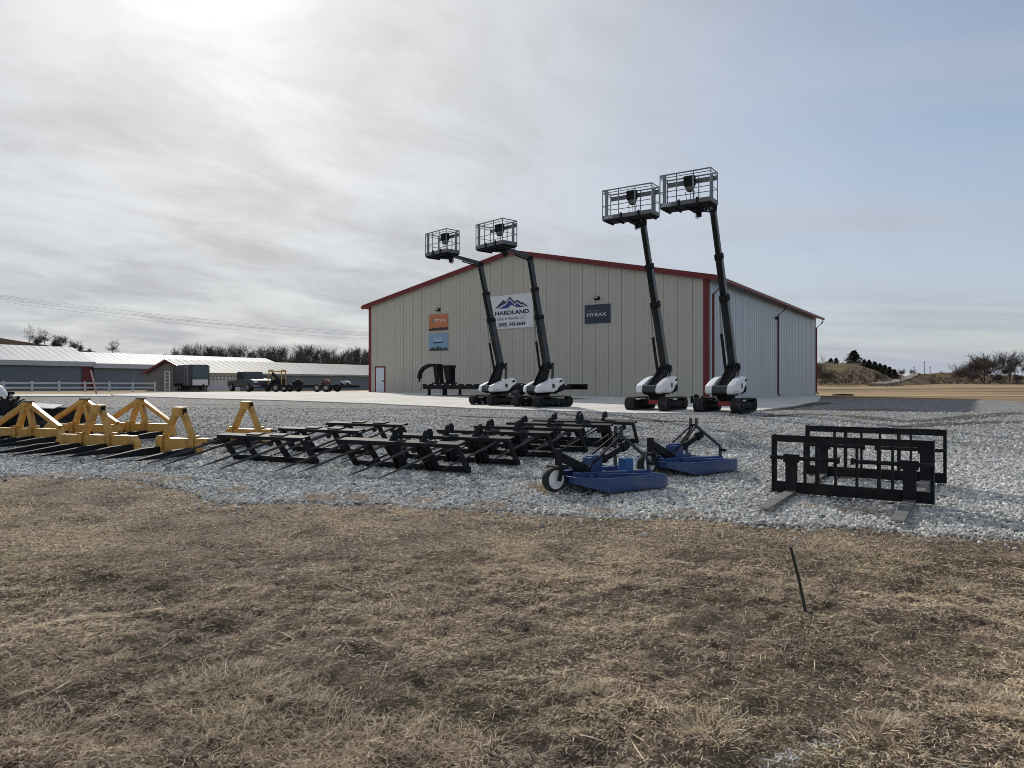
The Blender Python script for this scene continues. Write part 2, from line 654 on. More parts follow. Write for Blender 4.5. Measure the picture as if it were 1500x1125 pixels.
def gravel_mat():
    m = bpy.data.materials.new('crushed stone')
    m.use_nodes = True
    t = m.node_tree
    b = t.nodes['Principled BSDF']
    b.inputs['Roughness'].default_value = 0.95
    b.inputs['Specular IOR Level'].default_value = 0.08
    g = t.nodes.new('ShaderNodeNewGeometry')

    def vor(scale):
        v = t.nodes.new('ShaderNodeTexVoronoi')
        v.inputs['Scale'].default_value = scale
        t.links.new(g.outputs['Position'], v.inputs['Vector'])
        return v
    v1 = vor(21)
    bw = t.nodes.new('ShaderNodeSeparateColor')
    t.links.new(v1.outputs['Color'], bw.inputs[0])
    r = t.nodes.new('ShaderNodeValToRGB')
    e = r.color_ramp.elements
    e[0].position, e[0].color = 0.0, (0.07, 0.069, 0.067, 1)
    e[1].position, e[1].color = 1.0, (0.53, 0.525, 0.51, 1)
    k = e.new(0.5)
    k.color = (0.21, 0.208, 0.20, 1)
    t.links.new(bw.outputs['Red'], r.inputs['Fac'])
    # large dusty and dark patches
    n = t.nodes.new('ShaderNodeTexNoise')
    n.inputs['Scale'].default_value = 0.45
    n.inputs['Detail'].default_value = 6
    n.inputs['Roughness'].default_value = 0.65
    mp = t.nodes.new('ShaderNodeMapping')
    mp.inputs['Scale'].default_value = (0.35, 1, 1)
    mp.inputs['Rotation'].default_value = (0, 0, -0.3)
    t.links.new(g.outputs['Position'], mp.inputs[0])
    t.links.new(mp.outputs[0], n.inputs['Vector'])
    r2 = t.nodes.new('ShaderNodeValToRGB')
    r2.color_ramp.elements[0].position = 0.56
    r2.color_ramp.elements[1].position = 0.66
    t.links.new(n.outputs['Fac'], r2.inputs['Fac'])
    mx = t.nodes.new('ShaderNodeMix')
    mx.data_type = 'RGBA'
    sc = t.nodes.new('ShaderNodeMath')
    sc.operation = 'MULTIPLY'
    sc.inputs[1].default_value = 0.75
    t.links.new(r2.outputs['Color'], sc.inputs[0])
    t.links.new(sc.outputs[0], mx.inputs['Factor'])
    t.links.new(r.outputs['Color'], mx.inputs['A'])
    mx.inputs['B'].default_value = (0.10, 0.085, 0.07, 1)
    t.links.new(mx.outputs['Result'], b.inputs['Base Color'])
    bp = t.nodes.new('ShaderNodeBump')
    bp.inputs['Strength'].default_value = 1.0
    bp.inputs['Distance'].default_value = 0.035
    inv = t.nodes.new('ShaderNodeMath')
    inv.operation = 'SUBTRACT'
    inv.inputs[0].default_value = 1
    t.links.new(v1.outputs['Distance'], inv.inputs[1])
    ad = t.nodes.new('ShaderNodeMath')
    ad.operation = 'ADD'
    t.links.new(inv.outputs[0], ad.inputs[0])
    t.links.new(bw.outputs['Green'], ad.inputs[1])
    t.links.new(ad.outputs[0], bp.inputs['Height'])
    t.links.new(bp.outputs[0], b.inputs['Normal'])
    return m


edge_px = [(-250, 686), (-100, 692), (0, 697), (75, 702), (150, 701), (200, 706), (245, 716), (300, 729), (360, 737), (420, 736), (490, 741), (560, 738),
           (640, 747), (700, 748), (760, 753), (830, 754), (900, 758), (980, 760), (1050, 766), (1150, 769), (1220, 775), (1300, 779), (1400, 786), (1500, 791), (1700, 803)]
edge = [G(*p) for p in edge_px]
ex, ey = np.array([p.x for p in edge]), np.array([p.y for p in edge])


def edge_y(x):
    """where turf gives way to gravel (distance from the viewer)"""
    return np.interp(x, ex, ey) + (fbm(np.asarray(x) * 1.3 + 30, np.zeros_like(np.asarray(x, float)), 3, 3) - 0.5) * 0.5


far_px = [(1900, 594), (1700, 590.5), (1500, 587.5), (1380, 586), (1200, 584)]
exs = np.linspace(ex[0], ex[-1], 90)
gpoly = [(x, float(edge_y(x))) for x in exs] + [G(*p) for p in far_px] + [(8, 62, 0), (-20, 62, 0)] + [G(*p) for p in [(165, 581), (0, 583.5), (-200, 585)]]
gravel = sheet('gravel_yard', gpoly, 0.012, 0.5, gravel_mat(), 0.02)
tag(gravel, 'pale grey crushed stone yard the machines and attachments stand on', 'gravel yard', kind='structure')


def concrete_mat():
    m = bpy.data.materials.new('concrete')
    m.use_nodes = True
    t = m.node_tree
    b = t.nodes['Principled BSDF']
    b.inputs['Roughness'].default_value = 0.95
    b.inputs['Specular IOR Level'].default_value = 0.08
    g = t.nodes.new('ShaderNodeNewGeometry')
    mp = t.nodes.new('ShaderNodeMapping')
    mp.inputs['Rotation'].default_value = (0, 0, 0.591)
    mp.inputs['Scale'].default_value = (1, 1, 1)
    t.links.new(g.outputs['Position'], mp.inputs[0])
    n = t.nodes.new('ShaderNodeTexNoise')
    n.inputs['Scale'].default_value = 0.35
    n.inputs['Detail'].default_value = 8
    n.inputs['Roughness'].default_value = 0.65
    t.links.new(mp.outputs[0], n.inputs['Vector'])
    r = t.nodes.new('ShaderNodeValToRGB')
    r.color_ramp.elements[0].position = 0.3
    r.color_ramp.elements[0].color = (0.47, 0.458, 0.42, 1)
    r.color_ramp.elements[1].position = 0.65
    r.color_ramp.elements[1].color = (0.61, 0.598, 0.555, 1)
    t.links.new(n.outputs['Fac'], r.inputs['Fac'])
    # saw-cut joints every 4.5 m
    br = t.nodes.new('ShaderNodeTexBrick')
    br.offset = 0
    br.inputs['Scale'].default_value = 1
    br.inputs['Brick Width'].default_value = 4.5
    br.inputs['Row Height'].default_value = 4.5
    br.inputs['Mortar Size'].default_value = 0.035
    br.inputs['Color1'].default_value = br.inputs['Color2'].default_value = (1, 1, 1, 1)
    br.inputs['Mortar'].default_value = (0.6, 0.58, 0.55, 1)
    t.links.new(mp.outputs[0], br.inputs['Vector'])
    mu = t.nodes.new('ShaderNodeMix')
    mu.data_type = 'RGBA'
    mu.blend_type = 'MULTIPLY'
    mu.inputs['Factor'].default_value = 1
    t.links.new(r.outputs['Color'], mu.inputs['A'])
    t.links.new(br.outputs['Color'], mu.inputs['B'])
    t.links.new(mu.outputs['Result'], b.inputs['Base Color'])
    return m


conc = concrete_mat()
front_px = [(165, 580.5), (300, 585), (420, 588), (545, 592.5), (640, 597), (700, 600), (800, 603), (930, 607), (1060, 608), (1110, 603), (1165, 596), (1200, 588)]
ppoly = [G(*p) for p in front_px] + [(33.5, 76.5, 0), (6, 70, 0)] + [G(545, 574.2), G(400, 574.5), G(300, 575.2), G(240, 576), G(165, 578.6)]
pad = sheet('concrete_pad', ppoly, 0.06, 1.0, conc, 0.05)
tag(pad, 'pale concrete apron in front of the big beige building', 'concrete pad', kind='structure')
dr = sheet('concrete_driveway', [G(-60, 582.3), G(15, 581.6), G(162, 581.4), G(162, 578.9), G(15, 578.9), G(-60, 579.3)], 0.065, 1.0, conc, 0.05)


def track(px, width, dz):
    """irregular strip of packed dark fines where wheels have run"""
    c = [G(*p) for p in px]
    fine_ = []
    for a, b in zip(c[:-1], c[1:]):
        k = max(2, int((b - a).length / 0.7))
        fine_ += [a.lerp(b, j / k) for j in range(k)]
    fine_.append(c[-1])
    lft, rgt = [], []
    for i, p in enumerate(fine_):
        t = (fine_[min(i + 1, len(fine_) - 1)] - fine_[max(i - 1, 0)]).normalized()
        nrm2 = Vector((-t.y, t.x, 0))
        taper = min(1, i / 3, (len(fine_) - 1 - i) / 3)
        w0 = width * (0.15 + 0.85 * taper)
        lft.append(p + nrm2 * w0 * random.uniform(0.5, 1.1))
        rgt.append(p - nrm2 * w0 * random.uniform(0.5, 1.1))
    o = sheet('tyre_track', [(p.x, p.y) for p in lft] + [(p.x, p.y) for p in reversed(rgt)], dz, 0.5, soilm)
    return tag(o, 'dark packed fines in a wheel track across the gravel yard', 'track', kind='structure')


soilm = M('packed dark fines', (0.07, 0.063, 0.056), 0.95, 0, 0.5, 7, 0.8, 18, 0.05, stain=(0.22, 0.215, 0.205), sscale=9)
tracks_px = [[(1118, 611), (1180, 607), (1250, 610), (1320, 619), (1395, 614), (1510, 604)], [(1122, 603), (1145, 598.5), (1172, 594), (1215, 590)],
             [(1290, 627), (1370, 623), (1440, 620), (1540, 617)], [(640, 609), (760, 613), (900, 616), (1060, 620)]]
for i, (tp, tw) in enumerate(zip(tracks_px, (0.65, 0.8, 0.6, 0.35))):
    track(tp, tw, 0.017 + 0.003 * i)
tag(dr, 'narrow pale concrete driveway strip in front of the white fence', 'driveway', kind='structure')

# ------------------------------------------------------------------ main building
TH = -0.591
dv = Vector((math.cos(TH), math.sin(TH), 0))      # along the gable front, left to right
sv = Vector((-dv.y, dv.x, 0))                     # along the side, away from the viewer
BW, BL = 30.2, 34.5
c0 = Vector((12.55, 45.3, 0))                     # front right corner
Z0, EAVE, RIDGE = 0.1, 8.50, 11.62


def on_front(px, py):
    """photo pixel -> (x along the front from the right corner, z) on the gable wall"""
    u = (px - CX) / F
    k = (u * c0.y - c0.x) / (dv.x - u * dv.y)
    y = c0.y + k * dv.y
    return k, CAMZ + (CY - py) / F * y


bld = thing('metal_building', 'big beige metal building with dark red trim and a gable front', 'building', c0, TH)


def gable_z(x):
    return EAVE + (RIDGE - EAVE) * (1 - abs(x + BW / 2) / (BW / 2))


# front wall: flat panels with a recessed dark joint every metre
mb = MB()
n = 30
pw = BW / n
jw = 0.028
for i in range(n):
    a, b = -BW + i * pw, -BW + (i + 1) * pw
    segs = [(a + jw / 2, b - jw / 2)]
    if a < -BW / 2 < b - 1e-6 and abs(b + BW / 2) > 1e-6:
        segs = [(a + jw / 2, -BW / 2), (-BW / 2, b - jw / 2)]
    for p, q in segs:
        mid = (p + q) / 2
        mb.xz([(p, Z0), (q, Z0), (q, gable_z(q)), (p, gable_z(p))], 0.0, 0.10)
    # two shallow stiffening ribs per panel
    for fx in (0.33, 0.66):
        x = a + fx * pw
        mb.xz([(x - 0.018, Z0), (x + 0.018, Z0), (x + 0.018, gable_z(x) - 0.02), (x - 0.018, gable_z(x) - 0.02)], -0.007, 0.0)
mb.build('front_wall', mat['siding'], bld)
mb = MB()
mb.xz([(-BW, Z0), (0, Z0), (0, EAVE), (-BW / 2, RIDGE), (-BW, EAVE)], 0.11, 0.20)
mb.build('wall_joint', M('dark panel joint', (0.36, 0.345, 0.295), 0.7), bld)
# side wall: trapezoid ribs
mb = MB()
prof = []
y = 0.22
while y < BL - 0.65:
    prof += [(0.0, y), (0.0, y + 0.30), (0.06, y + 0.36), (0.06, y + 0.52), (0.0, y + 0.58)]
    y += 0.61
prof += [(0.0, BL), (-0.15, BL), (-0.15, 0.22)]
mb.prism(prof, lambda a, b, t: (a, b, t), Z0, EAVE - 0.05)
mb.build('side_wall', mat['sidemetal'], bld)
mb = MB()
mb.prism([(-BW, 0.22), (-BW + 0.15, 0.22), (-BW + 0.15, BL), (-BW, BL)], lambda a, b, t: (a, b, t), Z0, EAVE - 0.05)
mb.build('side_wall', mat['siding'], bld)
mb = MB()
mb.xz([(-BW + 0.16, Z0), (-0.16, Z0), (-0.16, EAVE - 0.1), (-BW / 2, RIDGE - 0.1), (-BW + 0.16, EAVE - 0.1)], BL - 0.12, BL)
mb.build('back_wall', mat['siding'], bld)
# roof slabs with standing seams
OH, GO = 0.66, 0.22
sl_ = (RIDGE - EAVE) / (BW / 2)
for sgn in (1, -1):
    fx = (lambda k: -BW / 2 + sgn * k)
    mb = MB()
    R1 = BW / 2 + OH
    for z_off, th in ((0.02, 0.10),):
        mb.xz([(fx(0.0), RIDGE + z_off), (fx(R1), RIDGE + z_off - sl_ * R1), (fx(R1), RIDGE + z_off + th - sl_ * R1), (fx(0.0), RIDGE + z_off + th)], -GO, BL + GO)
    y = 0.2
    while y < BL:
        mb.xz([(fx(0.1), RIDGE + 0.12 - sl_ * 0.1), (fx(R1), RIDGE + 0.12 - sl_ * R1), (fx(R1), RIDGE + 0.16 - sl_ * R1), (fx(0.1), RIDGE + 0.16 - sl_ * 0.1)], y, y + 0.05)
        y += 0.61
    rf = mb.build('roof', mat['roof'], bld)
    # red rake board along the gable
    mb = MB()
    mb.xz([(fx(0.0), RIDGE - 0.22), (fx(R1), RIDGE - 0.22 - sl_ * R1), (fx(R1), RIDGE + 0.15 - sl_ * R1), (fx(0.0), RIDGE + 0.15)], -GO - 0.05, -GO - 0.002)
    mb.build('rake_trim', mat['trim'], bld)
    # gutter under the eave edge
    mb = MB()
    zg = RIDGE - sl_ * R1
    mb.span((fx(R1) - 0.0 if sgn > 0 else fx(R1) - 0.16, -GO - 0.05, zg - 0.12), (fx(R1) + 0.16 if sgn > 0 else fx(R1), BL + GO, zg + 0.10))
    mb.build('gutter', mat['trim'], bld, bevel=0.03)
    # soffit closing the overhang
    mb = MB()
    x0 = 0.04 if sgn > 0 else -BW - 0.04
    mb.xz([(x0, EAVE - 0.03), (fx(R1) - 0.01 * sgn, zg - 0.02), (fx(R1) - 0.01 * sgn, zg + 0.0), (x0, EAVE + 0.03)], -GO + 0.02, BL + GO - 0.02)
    mb.build('soffit', mat['soffit'], bld)
# red corner posts
for x0, x1 in ((-0.30, 0.06), (-BW - 0.06, -BW + 0.22)):
    mb = MB()
    mb.span((x0, -0.035, Z0), (x1, -0.008, EAVE - 0.12))
    if x1 > 0:
        mb.span((0.04, -0.008, Z0), (0.062, 0.20, EAVE - 0.12))
    else:
        mb.span((-BW - 0.062, -0.008, Z0), (-BW - 0.04, 0.20, EAVE - 0.12))
    mb.build('corner_trim', mat['trim'], bld)
# downspouts on the visible side
R1 = BW / 2 + OH
gxo = -BW / 2 + R1 + 0.08
zg = RIDGE - sl_ * R1
for yy in (0.75, BL * 0.52, BL - 0.35):
    mb = MB()
    mb.tube([(gxo, yy, zg - 0.10), (gxo, yy, zg - 0.35), (0.12, yy, zg - 0.95), (0.12, yy, 0.75), (0.30, yy, 0.55)], 0.075, 6)
    mb.build('downspout', mat['trim'], bld)
# side lamp
mb = MB()
mb.box((0.16, BL * 0.5, 7.15), (0.22, 0.30, 0.24))
mb.build('wall_lamp', mat['black'], bld, bevel=0.03)
# walk door at the left end of the front
kx, kz = on_front(557, 575)
mb = MB()
mb.span((kx - 0.62, -0.03, 0.5), (kx - 0.48, 0.02, kz + 2.28)).span((kx + 0.48, -0.03, 0.5), (kx + 0.62, 0.02, kz + 2.28)).span((kx - 0.48, -0.03, kz + 2.16), (kx + 0.48, 0.02, kz + 2.28))
dr_ = mb.build('door', mat['trim'], bld)
mb = MB()
mb.span((kx - 0.478, -0.025, 0.6), (kx + 0.478, -0.004, kz + 2.158))
leaf = mb.build('door_leaf', mat['door'], dr_)
mb = MB()
mb.box((kx + 0.38, -0.06, kz + 1.0), (0.10, 0.06, 0.12))
mb.build('handle', mat['black'], dr_)


# ---- things hung on the front wall (each a thing of its own)
def front_at(px, py, off=0.0):
    k, z = on_front(px, py)
    p = c0 + dv * k - sv * off
    return Vector((p.x, p.y, z))


def text_part(name, s, size, m, parent, loc, sx=1.0, bold=0.0, align='CENTER'):
    cu = bpy.data.curves.new(name, 'FONT')
    cu.body = s
    cu.size = size
    cu.align_x = align
    cu.extrude = 0.004
    cu.offset = bold
    cu.resolution_u = 3
    o = bpy.data.objects.new(name, cu)
    C.objects.link(o)
    dg = bpy.context.evaluated_depsgraph_get()
    me = bpy.data.meshes.new_from_object(o.evaluated_get(dg))
    bpy.data.objects.remove(o)
    me.materials.clear()
    me.materials.append(m)
    o = bpy.data.objects.new(name, me)
    C.objects.link(o)
    o.parent = parent
    o.location = loc
    o.rotation_euler = (math.radians(90), 0, 0)
    o.scale = (sx, 1, 1)
    return o


def sign(name, label, x0, x1, ytop, ybot, face, tilt=0.0):
    """board whose bottom edge centre is the origin; returns (root, width, height)"""
    a, b = on_front(x0, (ytop + ybot) / 2), on_front(x1, (ytop + ybot) / 2)
    kt, zt = on_front((x0 + x1) / 2, ytop)
    kb, zb = on_front((x0 + x1) / 2, ybot)
    w, h = b[0] - a[0], zt - zb
    p = c0 + dv * ((a[0] + b[0]) / 2) - sv * 0.04
    r = thing(name, label, 'sign', (p.x, p.y, zb), TH)
    if tilt:
        r.rotation_euler = (0, tilt, TH)
    m_ = MB()
    m_.span((-w / 2, -0.02, 0), (w / 2, 0.02, h))
    m_.build('sign_face', face, r)
    return r, w, h


r, w, h = sign('sign_board', 'large white sign with blue mountains reading HARDLAND and a phone number', 718.5, 782, 431.5, 481.0, mat['signwhite'], math.radians(-0.9))
# mountain emblem, unit coordinates over the board
def emblem(parts, m_, name, y=-0.026):
    for poly in parts:
        q = MB()
        q.xz([((a - 0.5) * w, b * h) for a, b in poly], y, y + 0.005)
        q.build(name, m_, r)
emblem([[(0.13, 0.625), (0.33, 0.87), (0.375, 0.80), (0.40, 0.825), (0.475, 0.945), (0.59, 0.775), (0.635, 0.835), (0.745, 0.735), (0.765, 0.755),
         (0.885, 0.605), (0.845, 0.605), (0.755, 0.70), (0.735, 0.675), (0.635, 0.775), (0.585, 0.70), (0.475, 0.885), (0.385, 0.765), (0.345, 0.735), (0.18, 0.625)]], mat['ink'], 'emblem')
emblem([[(0.21, 0.60), (0.37, 0.71), (0.475, 0.85), (0.585, 0.665), (0.64, 0.735), (0.735, 0.635), (0.755, 0.66), (0.80, 0.605), (0.64, 0.605), (0.52, 0.685), (0.47, 0.665), (0.44, 0.605)]], mat['inkblue'], 'emblem')
text_part('lettering', 'HARDLAND', h * 0.165, mat['ink'], r, (0.015 * w, -0.026, h * 0.415), 1.36, 0.016)
text_part('lettering', 'Sales & Rentals LLC', h * 0.125, mat['inkgrey'], r, (0.0, -0.026, h * 0.262), 1.02, 0.004)
text_part('lettering', '(800) 343-6644', h * 0.150, mat['ink'], r, (0.01 * w, -0.026, h * 0.075), 1.04, 0.010)

r, w, h = sign('sign_board', 'navy sign with white HYRAX lettering below a wall lamp', 857, 894.5, 446, 473.5, mat['signnavy'])
text_part('lettering', 'HYRAX', h * 0.27, mat['inkwhite'], r, (-0.03 * w, -0.026, h * 0.37), 1.30, 0.0)
q = MB()
q.span((-0.40 * w, -0.026, h * 0.655), (-0.12 * w, -0.021, h * 0.685)).span((-0.10 * w, -0.026, h * 0.655), (0.05 * w, -0.021, h * 0.685))
q.build('accent_bar', mat['inkgrey'], r)

r, w, h = sign('sign_board', 'small orange sign hung above the small blue sign', 629, 656.5, 460.5, 484, mat['signorange'])
text_part('lettering', 'TITAN', h * 0.25, mat['inkwhite'], r, (0.10 * w, -0.026, h * 0.53), 1.25, 0.0)
q = MB()
q.xz([(-0.36 * w, h * 0.50), (-0.24 * w, h * 0.50), (-0.20 * w, h * 0.72), (-0.32 * w, h * 0.72)], -0.026, -0.021)
q.build('emblem', mat['inkgrey'], r)
q = MB()
q.xz([(-0.5 * w, 0), (0.5 * w, 0), (0.5 * w, h * 0.19), (0.25 * w, h * 0.15), (0.12 * w, h * 0.20), (-0.05 * w, h * 0.13), (-0.2 * w, h * 0.18), (-0.38 * w, h * 0.12), (-0.5 * w, h * 0.14)], -0.027, -0.021)
q.build('ground_picture', mat['inkdark'], r)
r, w, h = sign('sign_board', 'small blue sign hung below the small orange sign', 629, 656.5, 488.5, 513.5, mat['signblue'])
text_part('lettering', 'BILT', h * 0.21, mat['inkwhite'], r, (0.0, -0.026, h * 0.57), 1.35, 0.0)
q = MB()
q.xz([(-0.28 * w, h * 0.42), (0.24 * w, h * 0.44), (0.26 * w, h * 0.50), (-0.26 * w, h * 0.50)], -0.026, -0.021)
q.build('emblem', mat['ink'], r)
q = MB()
q.xz([(-0.5 * w, 0), (0.5 * w, 0), (0.5 * w, h * 0.07), (0.44 * w, h * 0.20), (0.38 * w, h * 0.08), (0.32 * w, h * 0.2), (0.25 * w, h * 0.07), (0.14 * w, h * 0.2), (0.02 * w, h * 0.17),
      (-0.06 * w, h * 0.30), (-0.12 * w, h * 0.08), (-0.22 * w, h * 0.19), (-0.36 * w, h * 0.18), (-0.42 * w, h * 0.06), (-0.5 * w, h * 0.05)], -0.027, -0.021)
q.build('ground_picture', mat['inkgreen'], r)

for px, py, lab in ((642.5, 456, 'small black wall lamp above the small orange sign'), (875, 439.5, 'small black wall lamp above the navy sign')):
    p = front_at(px, py, 0.0)
    r = thing('wall_lamp', lab, 'wall lamp', p, TH, 'wall lamps on the building front')
    q = MB()
    q.xz([(-0.20, 0.0), (0.20, 0.0), (0.20, 0.24), (-0.20, 0.24)], -0.02, 0.0)
    q.yz([(-0.005, 0.24), (-0.16, 0.22), (-0.22, 0.05), (-0.16, 0.0), (-0.005, 0.0)], -0.17, 0.17)
    q.build('housing', mat['black'], r)
    q = MB()
    q.beam((-0.10, -0.19, 0.135), (0.10, -0.19, 0.135), 0.10, 0.06)
    q.build('lens', mat['offwhite'], r)

# ------------------------------------------------------------------ low barns on the left
def ribs(mb, a, b, z0, z1, step, face):
    """vertical cladding ribs along x from a to b on the plane y = face"""
    x = a
    while x < b:
        mb.span((x, face - 0.03, z0), (x + 0.08, face, z1))
        x += step


def barn(name, label, corner, width, length, eave, ridge, wallm, roofm, z0, rot, trimm, gable_trim=False, over=0.4):
    """gable end at local x 0..-width (y=0), long side along +y at x=0"""
    r = thing(name, label, 'barn', (corner[0], corner[1], 0), rot)
    q = MB()
    q.span((-0.12, 0, z0), (0, length, eave))
    yy = 0.2
    while yy < length:
        q.span((0.0, yy, z0), (0.014, yy + 0.07, eave - 0.02))
        yy += 0.45
    q.build('side_wall', wallm, r)
    q = MB()
    q.xz([(-width, z0), (-0.122, z0), (-0.122, eave), (-width / 2, ridge), (-width, eave)], 0.0, 0.12)
    x = -width + 0.3
    while x < -0.2:
        zt = eave + (ridge - eave) * (1 - abs(x + width / 2) / (width / 2)) - 0.02
        q.span((x, -0.03, z0), (x + 0.07, 0.0, zt))
        x += 0.45
    q.xz([(-width, z0), (-0.122, z0), (-0.122, eave), (-width / 2, ridge), (-width, eave)], length - 0.12, length)
    q.span((-width, 0.13, z0), (-width + 0.12, length - 0.13, eave))
    q.build('end_wall', trimm if trimm else wallm, r)
    s = (ridge - eave) / (width / 2)
    for sg in (1, -1):
        q = MB()
        x1 = width / 2 + over
        fx = lambda k: -width / 2 + sg * k
        q.xz([(fx(0), ridge + 0.02), (fx(x1), ridge + 0.02 - s * x1), (fx(x1), ridge + 0.12 - s * x1), (fx(0), ridge + 0.12)], -0.3, length + 0.3)
        yy = 0.0
        while yy < length:
            q.xz([(fx(0.05), ridge + 0.12), (fx(x1), ridge + 0.12 - s * x1), (fx(x1), ridge + 0.127 - s * x1), (fx(0.05), ridge + 0.127)], yy, yy + 0.07)
            yy += 0.9
        q.build('roof', roofm, r)
        if gable_trim:
            q = MB()
            q.xz([(fx(0), ridge - 0.14), (fx(x1), ridge - 0.14 - s * x1), (fx(x1), ridge + 0.13 - s * x1), (fx(0), ridge + 0.13)], -0.36, -0.302)
            q.build('rake_trim', mat['trim'], r)
    q = MB()
    zf = ridge - s * (width / 2 + over)
    q.span((over - 0.03, -0.3, zf - (0.50 if roofm is mat['barnroof'] else 0.10)), (over + 0.05, length + 0.3, zf + 0.10))
    q.build('fascia', mat['fascia'] if roofm is mat['barnroof'] else mat['oldroof'], r)
    return r


# barn with the red door, then its lower continuation
p0 = Vector((-57.1, 92.0, 0))
lo, st = -34.0, 2.6
b1_ = barn('barn', 'long slate grey barn with the taller white roof and a dark red door', p0 + sv * lo, 12, st - lo - 0.3, 4.55, 6.55, mat['slate'], mat['barnroof'], 0.3, TH, mat['taupe'])
q = MB()
q.span((0.04, 1.05 - lo, 0.4), (0.10, st - 0.35 - lo, 4.2))
q.build('door', M('maroon door', (0.14, 0.014, 0.022), 0.5), b1_)
b2_ = barn('barn', 'long slate grey barn with a white roof, lower continuation of the red door barn', p0 + sv * st, 11.4, 31.0, 4.35, 5.95, mat['slate'], mat['barnroof'], 0.3, TH, mat['taupe'])
c2 = Vector((-35.4, 78.0, 0))
b3_ = barn('barn', 'low taupe barn with weathered grey roof and red gable trim, white doors on its side', c2, 9.15, 62.0, 2.85, 4.32, mat['slate'], mat['oldroof'], 0.3, TH, mat['taupe'], True, 0.3)


def on_side(px, org):
    u = (px - CX) / F
    return (u * org.y - org.x) / (sv.x - u * sv.y)


# white overhead doors with two rows of small lights, and a black panel painted as the shade of an open bay
ya, yb = on_side(303, c2), on_side(351, c2)
q = MB()
q.span((0.035, ya, 0.6), (0.09, yb, 2.68))
dw = q.build('overhead_door', mat['offwhite'], b3_)
nwin = 9
for row in (2.44, 2.14):
    for i in range(nwin):
        y_ = ya + (yb - ya) * (i + 0.25) / nwin
        q = MB()
        q.span((0.085, y_, row - 0.08), (0.10, y_ + (yb - ya) / nwin * 0.6, row + 0.08))
        q.build('window', mat['glass'], dw)
q = MB()
q.span((0.035, on_side(351.5, c2), 2.15), (0.07, on_side(374, c2), 2.62))
q.build('bay_shade_panel', mat['dark'], b3_)
q = MB()
q.span((0.035, on_side(351.5, c2), 1.65), (0.07, on_side(374, c2), 2.13))
q.build('sill_panel', mat['offwhite'], b3_)
# ------------------------------------------------------------------ tracked boom lifts
def V3(x, y, z):
    return Vector((x, y, z))


